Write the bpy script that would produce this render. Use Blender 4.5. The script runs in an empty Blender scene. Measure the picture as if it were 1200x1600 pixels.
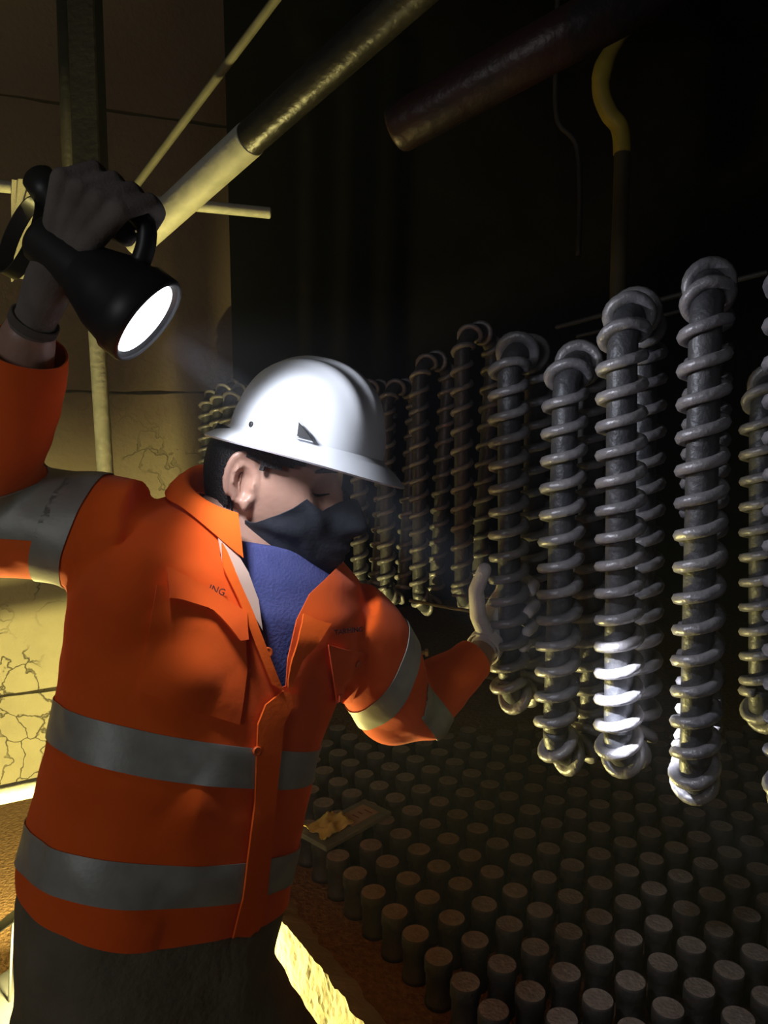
import bpy, bmesh, math, random
import numpy as np
from mathutils import Vector, Matrix, noise
from mathutils.bvhtree import BVHTree

random.seed(7)
S = bpy.context.scene
C = S.collection
# ---------------------------------------------------------------- camera
FPX, TH, CAMH = 1246.0, math.radians(8), 1.70
cs, sn = math.cos(TH), math.sin(TH)
cam_d = bpy.data.cameras.new('camera')
cam = bpy.data.objects.new('camera', cam_d); C.objects.link(cam)
cam.location = (0, 0, CAMH); cam.rotation_euler = (math.radians(90) - TH, 0, 0)
cam_d.sensor_fit = 'VERTICAL'; cam_d.sensor_height = 36; cam_d.lens = FPX / 1600 * 36
cam_d.clip_start = 0.02
S.camera = cam
# ---------------------------------------------------------------- view, world
S.view_settings.view_transform = 'Standard'; S.view_settings.look = 'None'
S.view_settings.exposure = 0.0; S.view_settings.gamma = 1.0
S.view_settings.use_curve_mapping = False
W = bpy.data.worlds.new('world'); S.world = W; W.use_nodes = True
bg = W.node_tree.nodes['Background']
bg.inputs[0].default_value = (1.0, 0.84, 0.70, 1); bg.inputs[1].default_value = 0.012


def w(px, py, d):
    """a point of the place seen at pixel px, py at depth d along the optical axis"""
    x = (px - 600) / FPX * d; u = (800 - py) / FPX * d
    return Vector((x, d * cs + u * sn, CAMH - d * sn + u * cs))


def zrow(py, Y):
    u = (800 - py) / FPX
    d = Y / (cs + u * sn)
    return CAMH - d * sn + u * d * cs


def to_px(p):
    y = p[1]; z = p[2] - CAMH
    d = y * cs - z * sn; u = y * sn + z * cs
    return 600 + p[0] / d * FPX, 800 - u / d * FPX, d


def ground(px, py, z):
    o = w(px, py, 1.0) - Vector((0, 0, CAMH))
    return Vector((0, 0, CAMH)) + o * ((z - CAMH) / o.z)


# ---------------------------------------------------------------- lights
LENS = w(222, 495, 0.87)                      # lens of the hand lamp
AIM = w(962, 1088, 1.09)                      # what its beam points at
BEAM = (AIM - LENS).normalized()
AXIS = (BEAM + (Vector((0, 0, CAMH)) - LENS).normalized() * 0.27).normalized()
LK = 0.80                                     # size of the lamp
BULB = Vector((-0.845, 1.86, 0.19))           # bulb of the work lamp on the trench floor


def light(name, kind, loc, energy, col, aim=None, **kw):
    l = bpy.data.lights.new(name, kind); l.energy = energy; l.color = col
    for k, v in kw.items(): setattr(l, k, v)
    o = bpy.data.objects.new(name, l); C.objects.link(o); o.location = loc
    if aim is not None:
        o.rotation_euler = (Vector(aim) - Vector(loc)).to_track_quat('-Z', 'Y').to_euler()
    return o


light('lamp_beam', 'SPOT', LENS + BEAM * 0.03, 620, (0.86, 0.90, 1.0), AIM, spot_size=math.radians(11.0), spot_blend=0.7, shadow_soft_size=0.02)
light('lamp_spill', 'SPOT', LENS + BEAM * 0.03, 8.5, (0.86, 0.90, 1.0), AIM, spot_size=math.radians(108), spot_blend=0.4, shadow_soft_size=0.035)
light('hatch_daylight', 'AREA', (-1.7, -1.6, 2.3), 9.0, (0.93, 0.95, 1.0), (0.3, 1.6, 1.2), shape='SQUARE', size=0.8)   # added area fill from behind the viewer, no real source there
light('work_light', 'POINT', BULB + Vector((0, 0, 0.03)), 200, (1.0, 0.87, 0.30), shadow_soft_size=0.03)


# ---------------------------------------------------------------- materials
def mat(name, col, rough=0.6, metal=0.0, col2=None, nscale=8.0, lo=0.35, hi=0.65, bump=0.0, bscale=40.0, spec=0.5, emit=None, estr=0.0, detail=4.0, sheen=0.0, coat=0.0):
    m = bpy.data.materials.new(name); m.use_nodes = True
    nt = m.node_tree; b = nt.nodes['Principled BSDF']
    b.inputs['Base Color'].default_value = (*col, 1); b.inputs['Roughness'].default_value = rough
    b.inputs['Metallic'].default_value = metal; b.inputs['Specular IOR Level'].default_value = spec
    if sheen: b.inputs['Sheen Weight'].default_value = sheen
    if coat: b.inputs['Coat Weight'].default_value = coat
    tc = nt.nodes.new('ShaderNodeTexCoord')
    if col2 is not None:
        n = nt.nodes.new('ShaderNodeTexNoise'); n.inputs['Scale'].default_value = nscale; n.inputs['Detail'].default_value = detail
        nt.links.new(tc.outputs['Object'], n.inputs['Vector'])
        r = nt.nodes.new('ShaderNodeValToRGB')
        r.color_ramp.elements[0].position = lo; r.color_ramp.elements[1].position = hi
        r.color_ramp.elements[0].color = (*col, 1); r.color_ramp.elements[1].color = (*col2, 1)
        nt.links.new(n.outputs['Fac'], r.inputs['Fac']); nt.links.new(r.outputs['Color'], b.inputs['Base Color'])
    if bump:
        n2 = nt.nodes.new('ShaderNodeTexNoise'); n2.inputs['Scale'].default_value = bscale; n2.inputs['Detail'].default_value = 6
        nt.links.new(tc.outputs['Object'], n2.inputs['Vector'])
        bp = nt.nodes.new('ShaderNodeBump'); bp.inputs['Strength'].default_value = bump; bp.inputs['Distance'].default_value = 0.01
        nt.links.new(n2.outputs['Fac'], bp.inputs['Height']); nt.links.new(bp.outputs['Normal'], b.inputs['Normal'])
    if emit:
        b.inputs['Emission Color'].default_value = (*emit, 1); b.inputs['Emission Strength'].default_value = estr
    return m


M = {}
M['orange'] = mat('orange_cloth', (0.86, 0.105, 0.010), 0.85, col2=(0.95, 0.135, 0.013), nscale=5, bump=0.22, bscale=16, spec=0.15, sheen=0.1)
M['orange_edge'] = mat('orange_cloth_seam', (0.95, 0.14, 0.015), 0.85, bump=0.06, bscale=160, spec=0.15)
M['reflect'] = mat('reflective_tape', (0.30, 0.295, 0.255), 0.45, metal=0.1, col2=(0.37, 0.365, 0.32), nscale=30, bump=0.04, bscale=200)
M['pale_cloth'] = mat('pale_facing', (0.62, 0.42, 0.33), 0.85)
M['thread'] = mat('dark_thread', (0.02, 0.01, 0.015), 0.8)
M['button'] = mat('orange_button', (0.75, 0.12, 0.02), 0.35)
M['tee'] = mat('blue_tee', (0.075, 0.085, 0.24), 0.9, col2=(0.095, 0.105, 0.28), nscale=20, bump=0.2, bscale=250, spec=0.1)
M['trouser'] = mat('olive_trousers', (0.15, 0.135, 0.09), 0.92, col2=(0.20, 0.175, 0.12), nscale=12, bump=0.3, bscale=90, spec=0.1)
M['skin'] = mat('skin', (0.41, 0.235, 0.175), 0.42, col2=(0.48, 0.28, 0.21), nscale=14, bump=0.08, bscale=160)
M['skin'].node_tree.nodes['Principled BSDF'].inputs['Subsurface Weight'].default_value = 0.12
M['skin'].node_tree.nodes['Principled BSDF'].inputs['Subsurface Radius'].default_value = (0.012, 0.004, 0.002)
M['hair'] = mat('black_hair', (0.012, 0.010, 0.010), 0.6, bump=0.6, bscale=300)
M['mask'] = mat('black_mask_cloth', (0.024, 0.027, 0.036), 0.75, col2=(0.034, 0.037, 0.048), nscale=40, bump=0.08, bscale=220, spec=0.25)
M['helmet'] = mat('white_helmet', (0.66, 0.68, 0.72), 0.32, col2=(0.60, 0.61, 0.64), nscale=6, lo=0.55, hi=0.8, spec=0.5)
M['glove'] = mat('white_knit_glove', (0.80, 0.75, 0.78), 0.95, col2=(0.66, 0.61, 0.64), nscale=18, bump=0.16, bscale=300, spec=0.1)
M['grubby'] = mat('grubby_knit_glove', (0.22, 0.19, 0.17), 0.95, col2=(0.14, 0.12, 0.11), nscale=18, bump=0.16, bscale=300, spec=0.1)  # the white knit again, coloured dark for the shaded raised hand
M['boot'] = mat('black_boot', (0.02, 0.018, 0.016), 0.6)
M['black'] = mat('black_plastic', (0.016, 0.016, 0.018), 0.45, col2=(0.024, 0.023, 0.024), nscale=20)
M['strap'] = mat('grey_webbing', (0.30, 0.28, 0.23), 0.9, bump=0.4, bscale=300)
M['lens'] = mat('lamp_lens', (0.9, 0.9, 0.95), 0.2, emit=(0.93, 0.96, 1.0), estr=9.0)
M['bulb'] = mat('work_bulb', (1, 1, 0.8), 0.3, emit=(1.0, 0.92, 0.45), estr=9.0)
M['steel'] = mat('dusty_tube_steel', (0.060, 0.062, 0.072), 0.45, metal=0.35, col2=(0.10, 0.098, 0.105), nscale=14, bump=0.3, bscale=70)
M['fin'] = mat('dusty_fin_steel', (0.20, 0.195, 0.22), 0.36, metal=0.2, col2=(0.33, 0.31, 0.32), nscale=11, bump=0.35, bscale=60)
M['galv'] = mat('galvanised_pipe', (0.40, 0.40, 0.32), 0.62, metal=0.05, col2=(0.52, 0.51, 0.42), nscale=30, bump=0.2, bscale=60, spec=0.4)
M['dark_pipe'] = mat('sooty_pipe', (0.022, 0.021, 0.020), 0.36, metal=0.2, col2=(0.045, 0.040, 0.030), nscale=9, bump=0.25, bscale=50)  # dark colour stands for the shade on the long pipe's upper length
M['rust_pipe'] = mat('rust_streaked_pipe', (0.020, 0.019, 0.020), 0.42, metal=0.2, col2=(0.042, 0.018, 0.016), nscale=7, lo=0.5, hi=0.62, bump=0.25, bscale=45)
M['soot_steel'] = mat('sooty_post', (0.022, 0.020, 0.016), 0.6, col2=(0.04, 0.034, 0.026), nscale=10, bump=0.3)
M['rod'] = mat('dusty_rod', (0.13, 0.12, 0.08), 0.7, col2=(0.17, 0.16, 0.11), nscale=20)
M['yellow'] = mat('yellow_sheath', (0.42, 0.33, 0.03), 0.6, col2=(0.30, 0.22, 0.03), nscale=9)
M['dull'] = mat('dull_hose', (0.07, 0.055, 0.02), 0.7, col2=(0.035, 0.028, 0.014), nscale=7)
M['soot'] = mat('soot_wall', (0.008, 0.0075, 0.007), 0.95, col2=(0.014, 0.012, 0.010), nscale=3, bump=0.4, bscale=12, spec=0.05)
M['nozzle_side'] = mat('nozzle_cast_iron', (0.040, 0.036, 0.036), 0.65, col2=(0.06, 0.05, 0.046), nscale=30, bump=0.3, bscale=80)
M['nozzle_top'] = mat('nozzle_ash_dust', (0.27, 0.215, 0.18), 0.92, col2=(0.38, 0.31, 0.26), nscale=40, bump=0.5, bscale=150, spec=0.1)
M['tray'] = mat('grey_board', (0.15, 0.15, 0.12), 0.6, col2=(0.22, 0.21, 0.17), nscale=18)
M['crumple'] = mat('yellow_paper', (0.62, 0.44, 0.10), 0.8, col2=(0.72, 0.54, 0.16), nscale=30)
M['card'] = mat('tan_card', (0.42, 0.26, 0.16), 0.8, col2=(0.48, 0.31, 0.2), nscale=15)
M['ink'] = mat('red_ink', (0.20, 0.04, 0.03), 0.8)
M['sand'] = mat('brown_ash_sand', (0.19, 0.105, 0.052), 0.95, col2=(0.28, 0.165, 0.085), nscale=60, bump=0.9, bscale=90, spec=0.1, detail=8)
M['clamp'] = mat('bright_clamp', (0.45, 0.43, 0.34), 0.4, metal=0.4)


def refractory(name, base, dark, soot_shade):
    m = bpy.data.materials.new(name); m.use_nodes = True
    nt = m.node_tree; N = nt.nodes.new; L = nt.links.new; b = nt.nodes['Principled BSDF']
    b.inputs['Roughness'].default_value = 0.95; b.inputs['Specular IOR Level'].default_value = 0.1
    tc = N('ShaderNodeTexCoord')
    wn = N('ShaderNodeTexNoise'); wn.inputs['Scale'].default_value = 3.5; wn.inputs['Detail'].default_value = 5
    L(tc.outputs['Object'], wn.inputs['Vector'])
    mx = N('ShaderNodeMixRGB'); mx.blend_type = 'LINEAR_LIGHT'; mx.inputs[0].default_value = 0.22
    L(tc.outputs['Object'], mx.inputs[1]); L(wn.outputs['Color'], mx.inputs[2])
    v = N('ShaderNodeTexVoronoi'); v.feature = 'DISTANCE_TO_EDGE'; v.inputs['Scale'].default_value = 6.0
    L(mx.outputs[0], v.inputs['Vector'])
    cr = N('ShaderNodeValToRGB'); cr.color_ramp.elements[0].position = 0.0; cr.color_ramp.elements[1].position = 0.024
    cr.color_ramp.elements[0].color = (0, 0, 0, 1); cr.color_ramp.elements[1].color = (1, 1, 1, 1)
    L(v.outputs['Distance'], cr.inputs['Fac'])
    # cracks only here and there
    pn = N('ShaderNodeTexNoise'); pn.inputs['Scale'].default_value = 2.3; pn.inputs['Detail'].default_value = 2
    L(tc.outputs['Object'], pn.inputs['Vector'])
    pr = N('ShaderNodeValToRGB'); pr.color_ramp.elements[0].position = 0.38; pr.color_ramp.elements[1].position = 0.47
    L(pn.outputs['Fac'], pr.inputs['Fac'])
    mxc = N('ShaderNodeMath'); mxc.operation = 'MAXIMUM'
    L(cr.outputs['Color'], mxc.inputs[0]); L(pr.outputs['Color'], mxc.inputs[1])
    n1 = N('ShaderNodeTexNoise'); n1.inputs['Scale'].default_value = 5; n1.inputs['Detail'].default_value = 8
    L(tc.outputs['Object'], n1.inputs['Vector'])
    r1 = N('ShaderNodeValToRGB'); r1.color_ramp.elements[0].position = 0.3; r1.color_ramp.elements[1].position = 0.7
    r1.color_ramp.elements[0].color = (*[c * 0.78 for c in base], 1); r1.color_ramp.elements[1].color = (*base, 1)
    L(n1.outputs['Fac'], r1.inputs['Fac'])
    col = r1.outputs['Color']
    if soot_shade:   # upper panels coloured darker for lamplight fading upward, from a ragged line
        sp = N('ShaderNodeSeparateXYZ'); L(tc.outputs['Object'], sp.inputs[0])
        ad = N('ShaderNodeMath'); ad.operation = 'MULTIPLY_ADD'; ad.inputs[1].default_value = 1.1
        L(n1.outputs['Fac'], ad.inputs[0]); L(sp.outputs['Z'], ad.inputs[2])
        sr = N('ShaderNodeMapRange'); sr.inputs['From Min'].default_value = soot_shade[0]; sr.inputs['From Max'].default_value = soot_shade[1]
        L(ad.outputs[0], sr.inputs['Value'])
        ms = N('ShaderNodeMixRGB'); ms.inputs[2].default_value = (*soot_shade[2], 1)
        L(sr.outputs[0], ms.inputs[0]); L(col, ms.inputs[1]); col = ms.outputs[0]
    crk = mxc.outputs[0]
    if soot_shade:
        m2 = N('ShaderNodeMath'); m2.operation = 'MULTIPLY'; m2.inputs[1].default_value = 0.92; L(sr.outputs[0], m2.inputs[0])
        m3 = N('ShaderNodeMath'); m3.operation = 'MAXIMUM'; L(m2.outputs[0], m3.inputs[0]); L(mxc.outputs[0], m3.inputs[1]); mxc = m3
    mk = N('ShaderNodeMixRGB'); mk.inputs[1].default_value = (*dark, 1)
    L(mxc.outputs[0], mk.inputs[0]); L(col, mk.inputs[2]); L(mk.outputs[0], b.inputs['Base Color'])
    fine = N('ShaderNodeTexNoise'); fine.inputs['Scale'].default_value = 45; fine.inputs['Detail'].default_value = 8
    L(tc.outputs['Object'], fine.inputs['Vector'])
    hh = N('ShaderNodeMath'); hh.operation = 'MULTIPLY_ADD'; hh.inputs[1].default_value = 0.5
    L(fine.outputs['Fac'], hh.inputs[0]); L(mxc.outputs[0], hh.inputs[2])
    bp = N('ShaderNodeBump'); bp.inputs['Strength'].default_value = 0.8; bp.inputs['Distance'].default_value = 0.012
    L(hh.outputs[0], bp.inputs['Height']); L(bp.outputs['Normal'], b.inputs['Normal'])
    return m


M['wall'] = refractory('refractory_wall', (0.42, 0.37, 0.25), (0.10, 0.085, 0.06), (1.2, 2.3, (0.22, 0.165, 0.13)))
M['curb'] = refractory('refractory_curb', (0.46, 0.41, 0.29), (0.08, 0.07, 0.05), None)


# ---------------------------------------------------------------- helpers
def tagd(o, label=None, cat=None, group=None, kind=None):
    if label: o['label'] = label
    if cat: o['category'] = cat
    if group: o['group'] = group
    if kind: o['kind'] = kind
    return o


def thing(name, label, cat, loc, group=None):
    o = bpy.data.objects.new(name, None); C.objects.link(o); o.location = loc
    o.empty_display_size = 0.05
    return tagd(o, label, cat, group)


def root_of(o):
    while o.parent: o = o.parent
    return o


def put(name, me, m, parent=None, origin=None, smooth=True):
    """link a mesh given in world coordinates; its origin is its root's (or `origin`)"""
    if isinstance(me, bmesh.types.BMesh):
        bm = me; me = bpy.data.meshes.new(name); bm.to_mesh(me); bm.free()
    me.name = name
    o = bpy.data.objects.new(name, me); C.objects.link(o)
    base = root_of(parent).location.copy() if parent else (Vector(origin) if origin is not None else None)
    if base is not None:
        me.transform(Matrix.Translation(-base))
    if parent: o.parent = parent
    elif base is not None: o.location = base
    ms = m if isinstance(m, (list, tuple)) else [m]
    for q in ms: me.materials.append(q)
    for p in me.polygons: p.use_smooth = smooth
    return o


def frames(pts):
    pts = [Vector(p) for p in pts]; n = len(pts); T = []
    for i in range(n):
        t = pts[min(i + 1, n - 1)] - pts[max(i - 1, 0)]; T.append(t.normalized())
    a = Vector((0, 0, 1)) if abs(T[0].z) < 0.9 else Vector((1, 0, 0))
    u = (a - T[0] * a.dot(T[0])).normalized(); out = []
    for i in range(n):
        u = (u - T[i] * u.dot(T[i])).normalized()
        out.append((T[i], u, T[i].cross(u)))
    return pts, out


def add_tube(bm, pts, radii, seg=16, cap=True, ell=1.0):
    pts, fr = frames(pts)
    if not isinstance(radii, (list, tuple)): radii = [radii] * len(pts)
    rings = []
    for p, (t, u, v), r in zip(pts, fr, radii):
        rings.append([bm.verts.new(p + u * (r * math.cos(2 * math.pi * k / seg)) + v * (r * ell * math.sin(2 * math.pi * k / seg))) for k in range(seg)])
    for a, b in zip(rings, rings[1:]):
        for k in range(seg): bm.faces.new((a[k], a[(k + 1) % seg], b[(k + 1) % seg], b[k]))
    if cap:
        bm.faces.new(rings[0][::-1]); bm.faces.new(rings[-1])
    return rings


def add_capsule_chain(bm, pts, radii, seg=12):
    """closed tube with rounded ends"""
    pts = [Vector(p) for p in pts]; P, R = [], []
    d0 = (pts[0] - pts[1]).normalized(); d1 = (pts[-1] - pts[-2]).normalized()
    for k in (0.98, 0.8, 0.45): P.append(pts[0] + d0 * radii[0] * k); R.append(radii[0] * math.sqrt(1 - k * k))
    n = len(pts)
    for i in range(n - 1):
        for s in range(4):
            f = s / 4; P.append(pts[i].lerp(pts[i + 1], f)); R.append(radii[i] * (1 - f) + radii[i + 1] * f)
    P.append(pts[-1]); R.append(radii[-1])
    for k in (0.45, 0.8, 0.98): P.append(pts[-1] + d1 * radii[-1] * k); R.append(radii[-1] * math.sqrt(1 - k * k))
    add_tube(bm, P, R, seg)


def add_rings(bm, rings, cap=True):
    vs = [[bm.verts.new(p) for p in r] for r in rings]; n = len(vs[0])
    for a, b in zip(vs, vs[1:]):
        for k in range(n): bm.faces.new((a[k], a[(k + 1) % n], b[(k + 1) % n], b[k]))
    if cap:
        bm.faces.new(vs[0][::-1]); bm.faces.new(vs[-1])
    return vs


def add_box(bm, c, ax, ay, az):
    """box by centre and three half-extent vectors"""
    c, ax, ay, az = Vector(c), Vector(ax), Vector(ay), Vector(az)
    v = [bm.verts.new(c + ax * i + ay * j + az * k) for i in (-1, 1) for j in (-1, 1) for k in (-1, 1)]
    for f in ((0, 1, 3, 2), (4, 6, 7, 5), (0, 4, 5, 1), (2, 3, 7, 6), (0, 2, 6, 4), (1, 5, 7, 3)): bm.faces.new([v[i] for i in f])


def lathe(bm, c, axis, prof, seg=32):
    """prof: list of (distance along axis, radius)"""
    axis = Vector(axis).normalized()
    a = Vector((0, 0, 1)) if abs(axis.z) < 0.9 else Vector((1, 0, 0))
    u = axis.cross(a).normalized(); v = axis.cross(u)
    rings = [[Vector(c) + axis * h + (u * math.cos(2 * math.pi * k / seg) + v * math.sin(2 * math.pi * k / seg)) * r for k in range(seg)] for h, r in prof]
    return add_rings(bm, rings)


def bevel(bm, wdt, seg=2):
    bmesh.ops.recalc_face_normals(bm, faces=bm.faces)
    es = [e for e in bm.edges if e.is_manifold and e.calc_face_angle(0) > 0.6]
    bmesh.ops.bevel(bm, geom=es, offset=wdt, segments=seg, affect='EDGES', clamp_overlap=True)


def remesh(bm, voxel, smooth=3, factor=0.5):
    bmesh.ops.recalc_face_normals(bm, faces=bm.faces)
    me = bpy.data.meshes.new('tmp'); bm.to_mesh(me); bm.free()
    o = bpy.data.objects.new('tmp', me); C.objects.link(o)
    md = o.modifiers.new('r', 'REMESH'); md.mode = 'VOXEL'; md.voxel_size = voxel; md.use_smooth_shade = True
    if smooth:
        ms = o.modifiers.new('s', 'SMOOTH'); ms.factor = factor; ms.iterations = smooth
    dg = bpy.context.evaluated_depsgraph_get(); dg.update()
    res = bpy.data.meshes.new_from_object(o.evaluated_get(dg))
    bpy.data.objects.remove(o); bpy.data.meshes.remove(me)
    return res


def solid(o, t, offset=1.0):
    md = o.modifiers.new('thickness', 'SOLIDIFY'); md.thickness = t; md.offset = offset
    es = o.modifiers.new('edges', 'EDGE_SPLIT'); es.split_angle = 0.9
    return o


# ================================================================ SETTING
BED = 0.45
# refractory wall, panel by panel, joints left as real gaps
wa, wb = Vector((-0.715, 3.79, 0)), Vector((-3.2, 2.63, 0))
wd = (wb - wa).normalized(); wn = Vector((-wd.y, wd.x, 0))
if wn.y > 0: wn = -wn
bm = bmesh.new()
zs = [-0.05, zrow(1075, 3.42), zrow(613, 3.5), zrow(172, 3.55), 3.9]
for za, zb in zip(zs, zs[1:]):
    n = 40
    for i in range(n):
        pass
    top = []; bot = []
    for i in range(n + 1):
        p = wa.lerp(wb, i / n)
        jt = noise.noise(Vector((i * 0.45, zb * 3, 1))) * 0.008; jb = noise.noise(Vector((i * 0.45, za * 3, 5))) * 0.008
        top.append(p + Vector((0, 0, zb - 0.006 + jt))); bot.append(p + Vector((0, 0, za + 0.006 + jb)))
    fr_t = [bm.verts.new(p + wn * 0.03) for p in top]; fr_b = [bm.verts.new(p + wn * 0.03) for p in bot]
    bk_t = [bm.verts.new(p - wn * 0.03) for p in top]; bk_b = [bm.verts.new(p - wn * 0.03) for p in bot]
    for i in range(n):
        bm.faces.new((fr_t[i], fr_t[i + 1], fr_b[i + 1], fr_b[i])); bm.faces.new((fr_t[i], bk_t[i], bk_t[i + 1], fr_t[i + 1]))
        bm.faces.new((fr_b[i], fr_b[i + 1], bk_b[i + 1], bk_b[i]))
    bm.faces.new((fr_t[0], fr_b[0], bk_b[0], bk_t[0])); bm.faces.new((fr_t[n], bk_t[n], bk_b[n], fr_b[n]))
add_box(bm, wa.lerp(wb, 0.5) - wn * 0.09 + Vector((0, 0, 1.93)), (wb - wa) * 0.5, wn * 0.07, (0, 0, 1.98))
bmesh.ops.recalc_face_normals(bm, faces=bm.faces)
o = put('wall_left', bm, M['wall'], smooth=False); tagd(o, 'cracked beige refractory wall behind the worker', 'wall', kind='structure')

bm = bmesh.new(); add_box(bm, (1.2, 5.6, 2.2), (4.6, 0, 0), (0, 0.1, 0), (0, 0, 2.4))
o = put('wall_back', bm, M['soot'], smooth=False); tagd(o, 'black sooty far wall of the furnace', 'wall', kind='structure')
bm = bmesh.new(); add_box(bm, (3.3, 3.2, 2.2), (0.1, 0, 0), (0, 2.5, 0), (0, 0, 2.4))
o = put('wall_right', bm, M['soot'], smooth=False); tagd(o, 'black sooty wall on the right', 'wall', kind='structure')
bm = bmesh.new(); add_box(bm, (0.2, 3.7, 4.05), (3.5, 0, 0), (0, 2.1, 0), (0, 0, 0.08))
o = put('ceiling', bm, M['soot'], smooth=False); tagd(o, 'dark sooty roof of the furnace', 'ceiling', kind='structure')
bm = bmesh.new(); add_box(bm, (-0.2, 2.6, -0.06), (3.6, 0, 0), (0, 3.1, 0), (0, 0, 0.06))
o = put('floor', bm, M['sand'], smooth=False); tagd(o, 'brown ash floor of the trench', 'floor', kind='structure')

# raised bed with a broken refractory edge
v1 = Vector((0.0460, -0.0737, 0)); v2 = Vector((0.0800, 0.0510, 0))
ea = ground(430, 1432, BED); eb = ground(556, 1600, BED)
ed = (eb - ea).normalized(); en = Vector((ed.y, -ed.x, 0))
if en.x > 0: en = -en
E0 = ea - ed * 2.3; E1 = eb + ed * 1.1
bm = bmesh.new()
n = 60
edge = [E0.lerp(E1, i / n) - en * 0.012 for i in range(n + 1)]
tv = [bm.verts.new(p) for p in edge]; bv = [bm.verts.new(p - Vector((0, 0, 0.42))) for p in edge]
far = [bm.verts.new(p - en * 3.4) for p in edge]
for i in range(n):
    bm.faces.new((tv[i], tv[i + 1], far[i + 1], far[i])); bm.faces.new((tv[i], bv[i], bv[i + 1], tv[i + 1]))
bmesh.ops.recalc_face_normals(bm, faces=bm.faces)
o = put('floor_bed', bm, M['sand'], smooth=False); tagd(o, 'raised ash covered bed that carries the nozzles', 'floor', kind='structure')
bm = bmesh.new()
NX, NZ = 340, 46
grid = []
for i in range(NX + 1):
    row = []
    base = E0.lerp(E1, i / NX)
    for j in range(NZ + 1):
        f = j / NZ
        z = BED + 0.042 - f * (BED + 0.056)
        q = Vector((i * 0.0112, z, 0))
        h = 0.010 * noise.fractal(Vector((i * 0.10, z * 9, 3)), 1.0, 2.0, 5) + 0.004 * noise.noise(Vector((i * 0.9, z * 70, 1)))
        jag = 0.013 * noise.fractal(Vector((i * 0.16, 7, 3)), 1.0, 2.0, 4) * max(0, 1 - f * 6)
        p = base + en * (h + 0.014 + 0.05 * f) + Vector((0, 0, z + jag - BED))
        row.append(bm.verts.new(p))
    row.insert(0, bm.verts.new(base - en * (0.060 + 0.02 * noise.fractal(Vector((i * 0.14, 2, 9)), 1.0, 2.0, 3)) + Vector((0, 0, -0.004))))
    grid.append(row)
for a, b in zip(grid, grid[1:]):
    for j in range(NZ + 1): bm.faces.new((a[j], a[j + 1], b[j + 1], b[j]))
bmesh.ops.recalc_face_normals(bm, faces=bm.faces)
o = put('trim_1', bm, M['curb'], smooth=False); tagd(o, 'broken pale refractory edge of the bed beside the trench', 'curb', kind='structure')

# ================================================================ NOZZLES
bm = bmesh.new()
prof = [(0, .030), (.014, .030), (.016, .0275), (.074, .0275), (.078, .0305), (.103, .0305), (.107, .0285)]
vs = lathe(bm, (0, 0, 0), (0, 0, 1), prof, 26)
bm.faces.ensure_lookup_table()
for f in bm.faces: f.material_index = 1 if (f.calc_center_median().z > 0.1065) else 0
noz_me = bpy.data.meshes.new('air_nozzle'); bm.to_mesh(noz_me); bm.free()
noz_me.materials.append(M['nozzle_side']); noz_me.materials.append(M['nozzle_top'])
for p in noz_me.polygons: p.use_smooth = (p.material_index == 0 and len(p.vertices) == 4)
ordn = ['first', 'second', 'third', 'fourth', 'fifth', 'sixth', 'seventh', 'eighth', 'ninth', 'tenth', 'eleventh', 'twelfth']
n0 = Vector((-0.115, 1.879, BED))
cand = []
for j in range(0, 26):
    for i in range(-14, 26):
        p = n0 + v1 * i + v2 * j
        px, py, d = to_px(p + Vector((0, 0, 0.1)))
        if p.y < 1.2 or p.y > 3.4 or not (-30 < px < 1420) or not (1135 < py < 1760) or px < 470: continue
        if (p - E0).dot(-en) < 0.10: continue
        cand.append((py, i, j, p, px))
cand.sort(key=lambda c: (max(0, c[4] - 1225) + max(0, c[0] - 1630), -c[0]))
cand = cand[:298]
order = {}
for py, i, j, p, px in cand:
    if py < 1592 and px < 1190: order.setdefault(j, []).append(i)
for j in order: order[j].sort(reverse=True)
first = True
for py, i, j, p, px in cand:
    o = bpy.data.objects.new('air_nozzle', noz_me); C.objects.link(o); o.location = p
    o.rotation_euler = (random.uniform(-.02, .02), random.uniform(-.02, .02), random.uniform(0, 6))
    if j < 12 and i in order.get(j, []) and order[j].index(i) < 10 and py > 1330:
        k = order[j].index(i)
        rown = 'nearest the bare sand strip' if j == 0 else '%s from the sand strip' % ordn[j]
        kk = 'lowest' if k == 0 else ordn[k] + ' up from the bottom'
        lab = 'round ash-topped nozzle, %s in the row %s' % (kk, rown)
    else:
        lab = 'short dark nozzle among the dim or cut-off ones of the bed'
    tagd(o, lab, 'nozzle', 'air nozzles standing in rows on the furnace bed')

# ================================================================ FINNED TUBES
def oval_path(P0, zt, zb, bt, bb, lean_t=Vector((0, 0, 0)), rows=1):
    """front leg from the lower bend up, over the top bend, down the rear leg, back by the lower bend"""
    pts = []
    f0 = Vector((P0.x, P0.y, zb)); f1 = Vector((P0.x, P0.y, zt)) + lean_t
    n = 60
    for i in range(n + 1): pts.append(f0.lerp(f1, i / n))
    D = bt.length; e = bt / D; r = D / 2
    for k in range(1, 24):
        a = math.pi * k / 24; pts.append(f1 + e * (r - r * math.cos(a)) + Vector((0, 0, r * math.sin(a))))
    r1 = f1 + bt; r0 = f0 + bb
    for i in range(n + 1): pts.append(r1.lerp(r0, i / n))
    D = bb.length; e = bb / D; r = D / 2
    for k in range(1, 24):
        a = math.pi * k / 24; pts.append(r0 - e * (r - r * math.cos(a)) - Vector((0, 0, r * math.sin(a))))
    pts.append(f0.copy())
    return pts


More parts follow.
